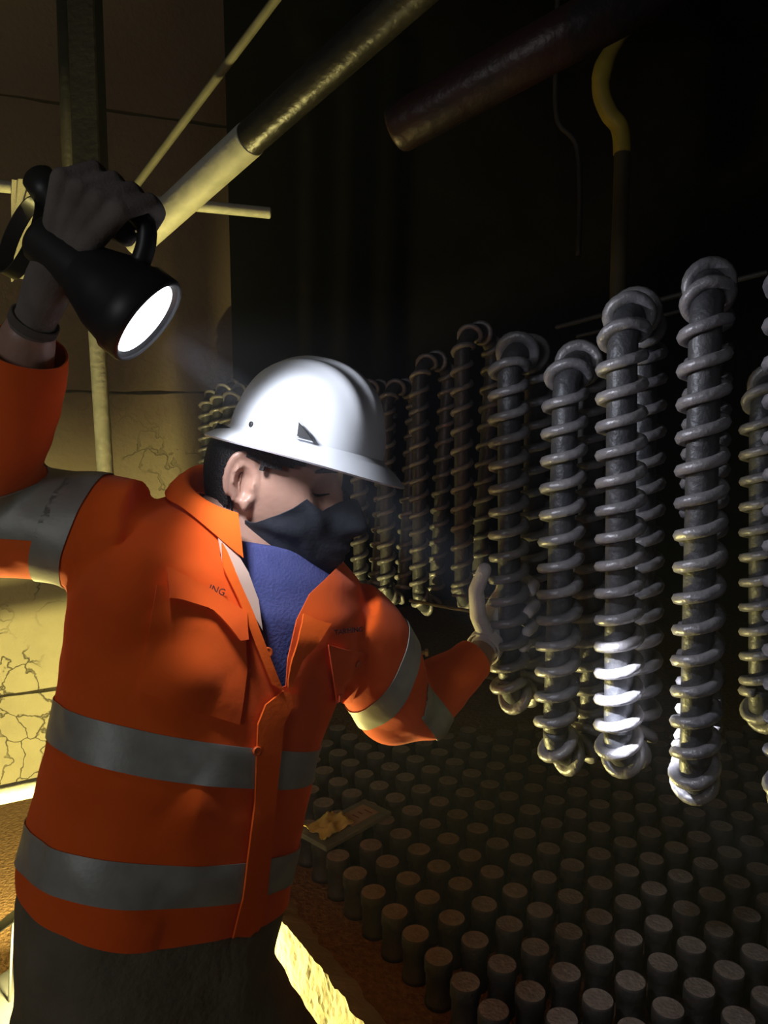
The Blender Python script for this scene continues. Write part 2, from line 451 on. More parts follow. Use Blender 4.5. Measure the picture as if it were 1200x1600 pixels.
def resample(pts, step):
    L = [0.0]
    for a, b in zip(pts, pts[1:]): L.append(L[-1] + (b - a).length)
    n = max(8, int(L[-1] / step)); out = []; k = 0
    for i in range(n + 1):
        s = L[-1] * i / n
        while k < len(pts) - 2 and L[k + 1] < s: k += 1
        f = (s - L[k]) / max(1e-9, L[k + 1] - L[k]); out.append(pts[k].lerp(pts[k + 1], min(1, f)))
    return out, L[-1]


def coil_meshes(pts, pitch, rt, rf, th, per=20, phase=0.0, seg=14):
    P, Ltot = resample(pts, 0.012)
    bt = bmesh.new(); add_tube(bt, P, rt, seg)
    P, Ltot = resample(pts, pitch / per); P, fr = frames(P)
    bf = bmesh.new(); prof = []
    r0 = rt * 0.9; rr = th / 2
    prof = [(r0, -rr * .75), (r0, rr * .75), (rf - rr, rr), (rf - rr * .35, rr * .8), (rf, 0), (rf - rr * .35, -rr * .8), (rf - rr, -rr)]
    rings = []; ds = Ltot / (len(P) - 1)
    # bends rotate the frame: keep the start direction facing the viewer
    for i, (p, (t, u, v)) in enumerate(zip(P, fr)):
        a = 2 * math.pi * (i * ds) / pitch + phase
        rd = u * math.cos(a) + v * math.sin(a)
        wob = 1 + 0.03 * noise.noise(Vector((i * 0.13, phase, 2)))
        rings.append([p + rd * r * (wob if r > rt else 1) + t * h for r, h in prof])
    add_rings(bf, rings)
    bmesh.ops.recalc_face_normals(bf, faces=bf.faces); bmesh.ops.recalc_face_normals(bt, faces=bt.faces)
    return bt, bf


GC = 'spiral finned tube loops hanging in a row'


def coil(label, px_t, px_b, d, py_t, py_b, pitch, rt, rf, th, bt, bb, phase=0.0, per=20, group=GC):
    p = w((px_t + px_b) / 2, (py_t + py_b) / 2, d)
    zt, zb = zrow(py_t, p.y), zrow(py_b, p.y)
    xb = w(px_b, py_b, to_px(Vector((p.x, p.y, zb)))[2]).x; xt = w(px_t, py_t, to_px(Vector((p.x, p.y, zt)))[2]).x
    P0 = Vector((xb, p.y, 0)); lean = Vector((xt - xb, 0, 0))
    pts = oval_path(P0, zt, zb, Vector(bt), Vector(bb), lean)
    t, f = coil_meshes(pts, pitch, rt, rf, th, per, phase)
    r = thing('finned_tube', label, 'finned tube', (xb, p.y, zb - Vector(bb).length / 2), group)
    put('tube', t, M['steel'], r); put('spiral_fin', f, M['fin'], r)
    return r


B = (0.075, 0.115, 0)
coil('dark finned tube loop gripped by the gloved hand, nearest the worker', 795, 796, 1.45, 588, 1058, .0418, .0205, .0385, .0165, (0.062, 0.075, 0), (0.055, 0.08, 0), 0.4)
coil('dark finned tube loop just right of the gloved hand, second from the worker', 884, 868, 1.33, 612, 1140, .0448, .0215, .0390, .017, (0.058, 0.075, 0), (0.085, 0.085, 0), 1.2)
coil('finned tube loop with the white torch spot on its lower half', 972, 966, 1.13, 556, 1140, .0396, .0208, .0362, .0158, (0.066, 0.115, 0), (0.060, 0.095, 0), 2.0)
coil('finned tube loop right of the torch-lit one, fourth from the worker', 1102, 1086, 0.985, 520, 1175, .0403, .0190, .0325, .0153, (0.052, 0.12, 0), (0.048, 0.11, 0), 3.0)
coil('finned tube loop cut by the right photo edge, only yellow-lit fin tips showing', 1243, 1240, 0.92, 470, 1190, .0420, .0199, .0348, .0154, (0.085, 0.11, 0), (0.085, 0.11, 0), 1.0)
coil('dim finned tube loop seen in the gap behind the two rightmost big tubes', 1190, 1188, 1.55, 660, 1075, .050, .022, .041, .018, (0.09, 0.12, 0), (0.09, 0.12, 0), 1.0)
G2 = 'far finned tube loops in the dark behind the worker'
for lab, px, d, yt, yb in (
    ('far finned tube loop nearest the black mask, its lower fins edged yellow', 562, 2.75, 640, 905),
    ('far finned tube loop a step right of the one beside the mask', 604, 2.70, 640, 915),
    ('far finned tube loop whose lit lower bend sits left of the thumb rail', 655, 2.55, 600, 925),
    ('darkest far finned tube loop, left of the gripped tube', 722, 2.25, 560, 915)):
    coil(lab, px, px, d, yt, yb, .055, .022, .034, .016, (0.10, 0.12, 0), (0.06, 0.10, 0), random.uniform(0, 6), 14, G2)
for lab, px, d, yt in (
    ('small far finned tube loop at the wall edge, leftmost of three behind the helmet brim', 322, 3.42, 640),
    ('small far finned tube loop at the wall edge, middle of three behind the helmet brim', 340, 3.25, 632),
    ('small far finned tube loop closest to the ear, right of three behind the helmet brim', 356, 3.08, 640)):
    coil(lab, px, px, d, yt, 1010, .047, .020, .034, .015, (0.10, 0.10, 0), (0.10, 0.10, 0), random.uniform(0, 6), 14, G2)


def bar(name, label, cat, pts, r, m, group=None, seg=24, ell=1.0):
    bm = bmesh.new(); add_tube(bm, pts, r, seg, ell=ell)
    bevel(bm, min(0.003, (r if not isinstance(r, list) else r[0]) * 0.3), 1)
    o = put(name, bm, m, origin=pts[0])
    md = o.modifiers.new('e', 'EDGE_SPLIT'); md.split_angle = 0.7
    return tagd(o, label, cat, group)


# rails around the loops
bar('support_rail', 'thin steel rail above the finned tube tops, upper of two', 'rail', [w(868, 512, 1.62), w(1010, 474, 1.52), w(1200, 425, 1.40)], .005, M['soot_steel'], 'thin rails around the finned tubes')
bar('support_rail', 'thin steel rail behind the finned tube tops, lower of two', 'rail', [w(900, 526, 1.66), w(1010, 500, 1.6), w(1120, 470, 1.55)], .004, M['soot_steel'], 'thin rails around the finned tubes')
bar('support_rail', 'thin yellow-lit rail left of the gloved thumb, upper of two', 'rail', [w(706, 930, 2.0), w(850, 940, 1.95)], .0035, M['rod'], 'thin rails around the finned tubes')
bar('support_rail', 'thin yellow-lit rail left of the gloved thumb, lower of two', 'rail', [w(640, 938, 2.15), w(705, 950, 2.05), w(850, 972, 1.9)], .0045, M['rod'], 'thin rails around the finned tubes')
# clamp glinting behind the forearm
cl = thing('pipe_clamp', 'small yellow-lit pipe clamp glinting above the orange forearm', 'clamp', w(648, 1022, 1.9))
bm = bmesh.new(); add_tube(bm, [w(637, 1020, 1.9), w(664, 1020, 1.9)], .005, 12); put('bolt', bm, M['clamp'], cl)
bm = bmesh.new(); add_tube(bm, [w(664, 1020, 1.9), w(669, 1020, 1.9)], .010, 6); put('nut', bm, M['clamp'], cl, smooth=False)
bm = bmesh.new()
ring = [w(650, 1030, 1.9) + Vector((.014 * math.cos(a), .004, .014 * math.sin(a))) for a in np.linspace(0, 2 * math.pi, 17)]
add_tube(bm, ring, .004, 8); put('collar', bm, M['clamp'], cl)
bar('cross_pipe', 'dark pipe running behind the elbow that carries the small clamp', 'pipe', [w(560, 1000, 1.93), w(660, 1031, 1.93), w(800, 1062, 1.9)], .011, M['soot_steel'])

# ================================================================ PIPES
# long pipe overhead: lit lower end pale, shaded length above coloured dark
lp = thing('overhead_pipe', 'long diagonal overhead pipe, pale lower end beside the torch and dark above', 'pipe', w(212, 380, 1.55))
pa, pb, pc = w(212, 380, 1.55), w(392, 216, 1.30), w(700, -60, 1.02)
bm = bmesh.new(); add_tube(bm, [pa, pb], .0285, 32); bevel(bm, .002, 1); o = put('sleeve', bm, M['galv'], lp); o.modifiers.new('e', 'EDGE_SPLIT').split_angle = .7
o['label'] = 'pale galvanised lower section'
bm = bmesh.new(); add_tube(bm, [pb - (pc - pb).normalized() * 0.02, pc], .0272, 32); o = put('dark_section', bm, M['dark_pipe'], lp); o.modifiers.new('e', 'EDGE_SPLIT').split_angle = .7
# thick pipe with a rounded closed end
e0, e1 = w(618, 203, 1.22), w(1060, -40, 1.0)
dd = (e1 - e0).normalized()
bm = bmesh.new()
rr = .036
P = [e0 + dd * (rr * .35 * (1 - math.cos(a))) for a in (0.0, .5, 1.0, 1.57)] + [e0 + dd * .1, e0.lerp(e1, .5), e1]
R = [rr * .80, rr * .92, rr * .98, rr, rr, rr, rr]
add_tube(bm, P, R, 32); o = put('overhead_pipe', bm, M['rust_pipe'], origin=e0)
tagd(o, 'thick dark overhead pipe with a rounded end and a rusty red streak', 'pipe')
bar('thin_rod', 'thin dusty rod slanting up behind the pale pipe', 'rod', [w(212, 290, 2.5), w(436, -8, 2.1)], .0125, M['rod'])
bar('scaffold_tube', 'horizontal scaffold tube behind the raised glove at the top left', 'scaffold tube', [w(-90, 282, 2.05), w(423, 333, 2.25)], .0155, M['galv'], 'horizontal scaffold tubes')
bar('scaffold_tube', 'low scaffold tube glowing yellow at the left edge beside the waist', 'scaffold tube', [w(-120, 1268, 2.45), w(300, 1178, 2.75)], .030, M['galv'], 'horizontal scaffold tubes')
bar('scaffold_pole', 'upright pale pole between the torch and the orange shoulder', 'pole', [w(148, 470, 2.4), w(165, 745, 2.4), Vector((w(165, 745, 2.4).x, w(165, 745, 2.4).y, 0))], .024, M['galv'])
# pale rag over the scaffold tube
bm = bmesh.new(); rows = []
for i in range(19):
    f = i / 18; row = []
    for j in range(13):
        g = j / 12
        x0, x1 = 22 - 8 * math.sin(math.pi * f), 92 - 34 * f ** 2
        q = w(x0 + (x1 - x0) * g, 282 + 160 * f * (1 - .10 * g), 2.04 + .26 * f)
        row.append(bm.verts.new(q + Vector((0, -.012 + .018 * math.sin(g * 9 + f * 3) * min(1, f * 3) + .008 * math.sin(g * 23 + f * 5), 0))))
    rows.append(row)
for a, b in zip(rows, rows[1:]):
    for j in range(12): bm.faces.new((a[j], a[j + 1], b[j + 1], b[j]))
o = put('rag', bm, M['strap'], origin=w(50, 285, 2.05)); solid(o, .002, 0); tagd(o, 'pale rag hanging over the scaffold tube behind the lamp strap', 'rag')
# dark double post at the top left
dp = thing('steel_post', 'dark square steel post hanging at the top left above the glove', 'post', w(140, 290, 2.36))
bm = bmesh.new()
a0, a1 = w(128, -60, 2.36), w(141, 305, 2.36)
ax = (a1 - a0); add_box(bm, (a0 + a1) / 2 + Vector((.005, 0, 0)), (.040, 0, 0), (0, .04, 0), ax * .5); bevel(bm, .004, 1)
put('channel', bm, M['soot_steel'], dp, smooth=False)
bm = bmesh.new(); add_tube(bm, [a0 + Vector((-.065, .02, 0)), a1 + Vector((-.065, .02, 0))], .022, 20); put('conduit', bm, M['soot_steel'], dp)
bm = bmesh.new(); add_tube(bm, [w(152, 262, 2.29), w(152, 300, 2.29)], .008, 10); add_tube(bm, [w(144, 284, 2.28), w(160, 284, 2.28)], .013, 6); put('bolt', bm, M['rod'], dp)
# hanging yellow hose, lower length coloured dark as the light on it fades
HY = [(985, 48, 1.80), (968, 62, 1.78), (950, 88, 1.78), (940, 118, 1.78), (940, 148, 1.78), (952, 178, 1.78), (968, 200, 1.78), (972, 240, 1.78), (970, 320, 1.78), (966, 430, 1.78), (962, 620, 1.78)]
pts = [w(*h) for h in HY]
def smooth_path(pts, k=6):
    out = []
    for i in range(len(pts) - 1):
        p0, p1, p2, p3 = pts[max(i - 1, 0)], pts[i], pts[i + 1], pts[min(i + 2, len(pts) - 1)]
        for s in range(k):
            t = s / k
            out.append(0.5 * ((2 * p1) + (p2 - p0) * t + (2 * p0 - 5 * p1 + 4 * p2 - p3) * t * t + (3 * p1 - p0 - 3 * p2 + p3) * t ** 3))
    out.append(pts[-1]); return out
sp = smooth_path(pts); K = 6 * 7
hose = thing('hanging_hose', 'bent yellow hose hanging in the dark above the tubes', 'hose', pts[0])
bm = bmesh.new(); add_tube(bm, sp[:K + 1], [.006 + .015 * min(1, i / 15) if i < 20 else .0195 for i in range(K + 1)], 18)
put('yellow_sheath', bm, M['yellow'], hose)
bm = bmesh.new(); add_tube(bm, sp[K - 2:], .0178, 18); o = put('dull_lower_end', bm, M['dull'], hose); o['label'] = 'dull brownish lower length'
bm = bmesh.new(); add_tube(bm, [Vector((sp[0].x + .03, sp[0].y, 3.97)), Vector((sp[0].x + .03, sp[0].y, sp[0].z + .05)), sp[0]], .006, 10); put('hanger_wire', bm, M['soot_steel'], hose)
sp = smooth_path([w(868, 130, 2.0), w(872, 190, 2.0), w(900, 225, 2.0), w(906, 300, 2.0), w(904, 400, 2.0)])
bm = bmesh.new(); add_tube(bm, [Vector((sp[0].x, sp[0].y, 3.97))] + sp, .007, 12)
o = put('hanging_hose', bm, M['soot_steel'], origin=sp[0]); tagd(o, 'thin faint hose hanging left of the yellow one', 'hose')

# ================================================================ TRAY AND LITTER
TZ = BED + 0.109
c0 = Vector((-0.147, 1.890, TZ)); lx = Vector((0.168, 0.179, 0)); sx = Vector((-0.073, 0.0685, 0)) * 1.05
ctr = c0 + lx * .5 + sx * .5
bm = bmesh.new(); add_box(bm, ctr + Vector((0, 0, .007)), lx * .5, sx * .5, (0, 0, .007)); bevel(bm, .002, 1)
o = put('board', bm, M['tray'], origin=ctr, smooth=False); tagd(o, 'flat grey board lying on the nozzle tops beside the shirt', 'board')
bm = bmesh.new()
cc = c0 + lx * .28 + sx * .62 + Vector((0, 0, .014))
rng = random.Random(3)
gv = []
for i in range(15):
    rw = []
    for j in range(15):
        a, b2 = (i / 14 - .5), (j / 14 - .5)
        h = .004 + .032 * max(0, noise.fractal(Vector((a * 3.2, b2 * 3.2, 4)), 1.0, 2.0, 3) + .35) * (1 - 1.6 * max(abs(a), abs(b2)) ** 1.5)
        k = 1 + .25 * noise.noise(Vector((a * 4, b2 * 4, 9)))
        rw.append(bm.verts.new(cc + lx.normalized() * a * .105 * k + sx.normalized() * b2 * .085 * k + Vector((0, 0, max(.003, h)))))
    gv.append(rw)
for i in range(14):
    for j in range(14): bm.faces.new((gv[i][j], gv[i + 1][j], gv[i + 1][j + 1], gv[i][j + 1]))
o = put('crumpled_paper', bm, M['crumple'], origin=cc); solid(o, .0015); tagd(o, 'crumpled yellow paper lying on the grey board', 'paper')
kc = c0 + lx * .68 + sx * .5 + Vector((0, 0, .0152))
card = thing('card', 'tan card with red marks lying on the grey board', 'card', kc)
bm = bmesh.new(); add_box(bm, kc, lx.normalized() * .050, sx.normalized() * .030, (0, 0, .001)); put('sheet', bm, M['card'], card, smooth=False)
for k in range(4):
    q = kc + lx.normalized() * (-.032 + .021 * k) + Vector((0, 0, .0012)) + sx.normalized() * rng.uniform(-.008, .008)
    bm = bmesh.new(); add_box(bm, q, lx.normalized() * .002, sx.normalized() * rng.uniform(.008, .016), (0, 0, .0003)); put('red_mark', bm, M['ink'], card, smooth=False)

# ================================================================ WORK LAMP
wl = thing('work_lamp', 'glowing work lamp on the trench floor behind the trouser leg', 'lamp', (BULB.x, BULB.y, 0))
c = Vector((BULB.x, BULB.y, 0))
bm = bmesh.new(); lathe(bm, c, (0, 0, 1), [(0, .07), (.012, .07), (.02, .03), (.04, .024), (.055, .026)], 24); put('base', bm, M['black'], wl)
bm = bmesh.new(); lathe(bm, c, (0, 0, 1), [(.045, .02), (.05, .12), (.075, .20), (.118, .27), (.121, .268), (.080, .195), (.058, .12), (.054, .02)], 36); put('dish', bm, M['black'], wl)  # added under the bulb to keep its light off the floor
bm = bmesh.new(); hz = BULB.z + .03; rows = []          # curved shade added round three sides of the bulb to block its light
for k in range(99):
    a = math.radians(-42 + 245 * k / 98)
    e0_ = math.radians(float(np.interp(math.degrees(a), [-45, -17, -13, -4, 10, 20, 45, 62, 70, 88, 94, 205], [44, 43, 30, 30, 38, 38, 36.5, 39, 48, 48, 35, 34])))
    rows.append([bm.verts.new((c.x + .21 * math.cos(e) * math.cos(a), c.y + .21 * math.cos(e) * math.sin(a), hz + .21 * math.sin(e))) for e in (e0_, e0_ + (math.radians(66) - e0_) * .35, e0_ + (math.radians(66) - e0_) * .7, math.radians(66))])
for a, b in zip(rows, rows[1:]):
    for i in range(3): bm.faces.new((a[i], a[i + 1], b[i + 1], b[i]))
o = put('hood', bm, M['black'], wl); solid(o, .003)
for a in (10, 80, 150):  # stays of the added shade
    a = math.radians(a); bm = bmesh.new(); add_tube(bm, [c + Vector((.20 * math.cos(a), .20 * math.sin(a), .080)), c + Vector((.155 * math.cos(a), .155 * math.sin(a), hz + .142))], .004, 8); put('stay', bm, M['black'], wl)
bm = bmesh.new(); lathe(bm, c, (0, 0, 1), [(.055, .012), (.07, .021), (.16, .021), (.182, .016), (.19, .004)], 20); put('bulb', bm, M['bulb'], wl)

# ================================================================ HAND LAMP (torch)
lu = (Vector((0, 0, 1)) - AXIS * AXIS.z).normalized()      # 'up' across the lamp
lv = AXIS.cross(lu)
tl = thing('hand_lamp', 'black hand lamp with a blazing white lens held up in the raised glove', 'lamp', LENS - AXIS * 0.09)
bm = bmesh.new()
lathe(bm, LENS, AXIS, [(h * LK, r * LK) for h, r in [(-.002, .050), (.010, .058), (.014, .064), (.008, .068), (-.018, .068), (-.024, .064), (-.055, .058), (-.10, .040), (-.105, .037), (-.170, .036), (-.178, .030)]], 40)
put('housing', bm, M['black'], tl)
bm = bmesh.new(); lathe(bm, LENS, AXIS, [(h * LK, r * LK) for h, r in [(.001, .0575), (.006, .054), (.010, .040), (.012, .010)]], 40); put('lens', bm, M['lens'], tl)
h0 = LENS - AXIS * 0.0353 + lu * 0.0455; h1 = LENS - AXIS * 0.0483 + lu * 0.0818; h2 = LENS - AXIS * 0.1348 + lu * 0.0781; h3 = LENS - AXIS * 0.1413 + lu * 0.0251
bm = bmesh.new(); add_tube(bm, smooth_path([h0, h0.lerp(h1, .6), h1 - AXIS * .012, h2 + AXIS * .02, h2 + (h3 - h2) * .25, h3], 5), .0105, 14, ell=1.2); put('handle', bm, M['black'], tl)
k0 = w(92, 322, .90); k1 = w(55, 272, .90)
bm = bmesh.new(); add_capsule_chain(bm, [h2, k0], [.0105, .0105]); add_tube(bm, [k0, k0.lerp(k1, .2), k1], [.0115, .020, .018], 20); bevel(bm, .004, 2); put('rear_knob', bm, M['black'], tl)
# carrying strap: a wide webbing loop at the back of the lamp
bm = bmesh.new()
sc = w(36, 372, .905); sa = (w(66, 300, .905) - sc).normalized()   # long axis of the loop
sb = Vector((-0.80, 0.45, -0.35)); sb = (sb - sa * sb.dot(sa)).normalized(); sw = sa.cross(sb)
ring_pts = []
rows = []
for k in range(41):
    a = 2 * math.pi * k / 40
    pp = sc + sa * .047 * math.cos(a) + sb * .029 * math.sin(a)
    rows.append([bm.verts.new(pp + sw * h) for h in (-.009, -.003, .003, .009)])
for a, b in zip(rows, rows[1:]):
    for j in range(3): bm.faces.new((a[j], a[j + 1], b[j + 1], b[j]))
o = put('strap', bm, M['black'], tl); solid(o, .002)

# ================================================================ PERSON
FEET = Vector((-0.27, 1.03, 0))
person = thing('person', 'worker in orange shirt, white hard hat and black mask, raising a lamp', 'person', FEET)


def frame_yaw(yaw, roll=0.0):
    y = math.radians(yaw)
    F = Vector((math.sin(y), -math.cos(y), 0)); R = Vector((-math.cos(y), -math.sin(y), 0))
    r = math.radians(roll); R2 = R * math.cos(r) + Vector((0, 0, 1)) * math.sin(r)
    return R2, F


# px, py, depth, half width, half depth, yaw, roll (roll lifts the raised-arm side)
TORSO = [(236, 1545, 1.10, .176, .128, 43, 0), (242, 1490, 1.10, .184, .134, 43, 0), (250, 1400, 1.10, .192, .140, 42, 0), (266, 1300, 1.10, .194, .144, 41, 1),
         (288, 1200, 1.105, .192, .144, 39, 2), (316, 1100, 1.11, .196, .142, 36, 3), (342, 1010, 1.12, .205, .138, 33, 5),
         (352, 940, 1.125, .210, .132, 31, 8), (355, 880, 1.13, .203, .116, 30, 12), (358, 835, 1.135, .163, .095, 30, 14), (362, 800, 1.14, .10, .075, 30, 12), (368, 778, 1.14, .070, .066, 30, 8)]


def torso_rings(shrink=0.0, sq=2.35, lo=0, hi=None, n=64):
    out = []
    for px, py, d, a, b, yw, rl in TORSO[lo:hi]:
        c = w(px, py, d); R, F = frame_yaw(yw, rl); ring = []
        for k in range(n):
            t = 2 * math.pi * k / n; ct, st = math.cos(t), math.sin(t)
            x = math.copysign(abs(ct) ** (2 / sq), ct) * (a - shrink); y = math.copysign(abs(st) ** (2 / sq), st) * (b - shrink)
            ring.append(c + R * x + F * y)
        out.append(ring)
    return out


ARM_R = [(212, 838, 1.06, .080), (150, 832, 1.06, .080), (85, 822, 1.06, .075), (0, 812, 1.06, .071), (-48, 792, 1.05, .067), (-22, 730, 1.01, .063), (9, 650, .97, .058), (33, 575, .93, .051), (43, 530, .91, .045)]
ARM_L = [(530, 972, 1.20, .074), (572, 1014, 1.24, .075), (600, 1062, 1.29, .076), (618, 1103, 1.345, .066), (655, 1098, 1.375, .063), (700, 1062, 1.415, .052), (748, 1026, 1.455, .040)]


def arm_pts(A, k=5):
    P = [w(*a[:3]) for a in A]; sp = smooth_path(P, k); R = []
    for i in range(len(A) - 1):
        for s in range(k): R.append(A[i][3] + (A[i + 1][3] - A[i][3]) * s / k)
    R.append(A[-1][3]); return sp, R


# ---- shirt
bm = bmesh.new(); add_rings(bm, torso_rings())
for A in (ARM_R, ARM_L):
    P, R = arm_pts(A); add_tube(bm, P, R, 28)
me = remesh(bm, 0.0065, 6, 0.6)
# folds of the cloth
vs = np.empty(len(me.vertices) * 3); me.vertices.foreach_get('co', vs); vs = vs.reshape(-1, 3)
ns = np.empty(len(me.vertices) * 3); me.vertices.foreach_get('normal', ns); ns = ns.reshape(-1, 3)
elbow_l, elbow_r = np.array(w(612, 1110, 1.34)), np.array(w(-10, 800, 1.14))
arm_r_pit = np.array(w(165, 880, 1.06))


def seg_dist(p, a, b):
    a, b = np.array(a), np.array(b); t = np.clip(((p - a) @ (b - a)) / ((b - a) @ (b - a)), 0, 1)
    return np.linalg.norm(p - (a + t[:, None] * (b - a)), axis=1), t


disp = np.zeros(len(vs))
for i, (x, y, z) in enumerate(vs):
    v = Vector((x, y, z))
    disp[i] = .006 * noise.noise(Vector((x * 9 + z * 6, y * 9, z * 5))) + .003 * noise.noise(Vector((x * 22 + z * 20, y * 22, z * 12 + 4)))
for c in (elbow_l, elbow_r):
    r = np.linalg.norm(vs - c, axis=1); disp += .007 * np.exp(-(r / .10) ** 2) * np.sin(70 * ((vs - c) @ np.array([.6, .3, .74])))
# pull lines from the raised armpit and shoulder down the chest
pulls = [((150, 800), (235, 960), 1.0), ((175, 790), (262, 880), .012), ((140, 860), (210, 1010), .010), ((205, 800), (250, 1010), .009), ((280, 1240), (370, 1320), .009), ((300, 1260), (390, 1290), -.008), ((120, 1440), (250, 1480), .009),
         ((450, 1120), (540, 1040), -.008), ((470, 1010), (520, 1090), .009), ((100, 1180), (300, 1250), .005), ((60, 1330), (240, 1420), .006), ((240, 1030), (330, 1090), .008), ((430, 1230), (480, 1300), .007), ((400, 1330), (460, 1250), -.007)]
for (a, b, amp) in pulls:
    if amp == 1.0: amp = .008
    A3, B3 = w(*a, 0.96), w(*b, 0.95)
    # use the picture ray only to find where on the chest the fold starts and ends
    r, t = seg_dist(vs, A3, B3)
    disp += 2.1 * amp * np.exp(-(r / .036) ** 2) * np.sin(math.pi * np.clip(t, 0.02, 0.98)) * 0.9
# the shirt billows out just above the hem, below the second band
zz = vs[:, 2]
me.vertices.foreach_set('co', (vs + ns * disp[:, None]).ravel()); me.update()
bm = bmesh.new(); bm.from_mesh(me); bpy.data.meshes.remove(me)
HEMZ = 1.0154


def cut(bm, co, no):
    bmesh.ops.bisect_plane(bm, geom=bm.verts[:] + bm.edges[:] + bm.faces[:], dist=1e-5, plane_co=co, plane_no=no)


hem_no = Vector((0.247, 0.1735, 1)).normalized(); hem_co = Vector((-0.24, 1.04, HEMZ))
cut(bm, hem_co, hem_no)
bmesh.ops.delete(bm, geom=[f for f in bm.faces if (f.calc_center_median() - hem_co).dot(hem_no) < 0], context='FACES')
# open the neck
VPOLY = [(338, 742), (344, 868), (392, 962), (436, 1076), (447, 1072), (450, 1030), (464, 968), (484, 928), (530, 884), (540, 845), (470, 760)]
camv = Vector((0, 0, CAMH))


def pix_plane(a, b):
    p, q = w(*a, 1.0), w(*b, 1.0); return camv, (p - camv).cross(q - camv).normalized()


def in_poly(x, y, P):
    c = False; j = len(P) - 1
    for i in range(len(P)):
        if (P[i][1] > y) != (P[j][1] > y) and x < (P[j][0] - P[i][0]) * (y - P[i][1]) / (P[j][1] - P[i][1]) + P[i][0]: c = not c
        j = i
    return c


def box_geom(bm, x0, y0, x1, y1):
    fs = []
    for f in bm.faces:
        px, py, d = to_px(f.calc_center_median())
        if x0 < px < x1 and y0 < py < y1: fs.append(f)
    s = set(fs); es = {e for f in fs for e in f.edges}; vv = {v for f in fs for v in f.verts}
    return list(vv) + list(es) + fs


for a, b in zip(VPOLY, VPOLY[1:] + VPOLY[:1]):
    co, no = pix_plane(a, b)
    bmesh.ops.bisect_plane(bm, geom=box_geom(bm, min(a[0], b[0]) - 14, min(a[1], b[1]) - 14, max(a[0], b[0]) + 14, max(a[1], b[1]) + 14), dist=1e-5, plane_co=co, plane_no=no)
BV = BVHTree.FromBMesh(bm)
NBX = w(386, 806, 1.128)
kill = []
for f in bm.faces:
    c = f.calc_center_median(); px, py, d = to_px(c)
    if d < 1.165 and in_poly(px, py, VPOLY): kill.append(f)
    elif (Vector((c.x, c.y, 0)) - Vector((NBX.x, NBX.y, 0))).length < .074 and c.z > NBX.z - .07: kill.append(f)
bmesh.ops.delete(bm, geom=kill, context='FACES')
# open the cuffs
for A in (ARM_R, ARM_L):
    e = w(*A[-1][:3]); t = (e - w(*A[-2][:3])).normalized()
    co = e - t * .010
    near = [f for f in bm.faces if (f.calc_center_median() - e).length < .11]
    bmesh.ops.bisect_plane(bm, geom=list({v for f in near for v in f.verts}) + list({q for f in near for q in f.edges}) + near, dist=1e-5, plane_co=co, plane_no=t)
    bmesh.ops.delete(bm, geom=[f for f in bm.faces if (f.calc_center_median() - co).dot(t) > 0 and (f.calc_center_median() - e).length < .09], context='FACES')
# cut lines along the reflective bands
bands = []       # (list of (co, no) pairs, selector)


def torso_band(z0, z1, tx, ty):
    no = Vector((-tx, -ty, 1)).normalized(); c = Vector((-0.24, 1.04, 0))
    cut(bm, c + Vector((0, 0, z0)), no); cut(bm, c + Vector((0, 0, z1)), no)
    def sel(p, c=c, no=no, z0=z0, z1=z1):
        h = (p - c).dot(no); return z0 * no.z < h < z1 * no.z and not (to_px(p)[0] > 548 or to_px(p)[1] < 1050) 
    bands.append(sel)


def arm_band(pa, pb, half, slant=Vector((0, 0, 0)), reach=.11):
    c = (pa + pb) / 2; no = ((pb - pa).normalized() + slant).normalized()
    cut(bm, c - no * half, no); cut(bm, c + no * half, no)
    bands.append(lambda p, c=c, no=no, half=half, reach=reach: abs((p - c).dot(no)) < half and (p - c).length < reach)


torso_band(1.204, 1.258, -0.24, -0.305)
torso_band(1.045, 1.098, -0.173, -0.319)
arm_band(w(-14, 806, 1.05), w(10, 730, 1.01), .026, Vector((-.45, 0, .0)), .10)      # raised forearm
arm_band(w(134, 830, 1.06), w(99, 826, 1.06), .020, Vector((-.02, 0, .26)), .13)        # raised upper arm
arm_band(w(580, 1024, 1.26), w(608, 1072, 1.31), .022, Vector((.75, -.1, .15)), .13)          # reaching upper arm
arm_band(w(640, 1102, 1.365), w(672, 1085, 1.39), .022, Vector((-.1, -.35, .35)), .11)        # reaching forearm
bm.normal_update()
band_bms = []
for sel in bands:
    b2 = bmesh.new(); vm = {}
    for f in bm.faces:
        if sel(f.calc_center_median()):
            fv = []
            for v in f.verts:
                if v not in vm: vm[v] = b2.verts.new(v.co + v.normal * .0012)
                fv.append(vm[v])
            try: b2.faces.new(fv)
            except ValueError: pass
    band_bms.append(b2)
shirt = put('shirt', bm, M['orange'], person)
solid(shirt, .0022, -1)
for b2 in band_bms:
    if len(b2.faces):
        o = put('reflective_band', b2, M['reflect'], shirt); solid(o, .0012); o['label'] = 'grey reflective band'


def ray_px(px, py, off):
    dr = (w(px, py, 1.0) - camv).normalized()
    hit, no, ix, ds = BV.ray_cast(camv, dr)
    if hit is None or to_px(hit)[2] > 1.42:
        hit, no, ix, ds = BV.find_nearest(w(px, py, 1.08))
        hit2 = w(px, py, to_px(hit)[2]); return hit2 + (camv - hit2).normalized() * off
    if no.dot(dr) > 0: no = -no
    return hit + no * off


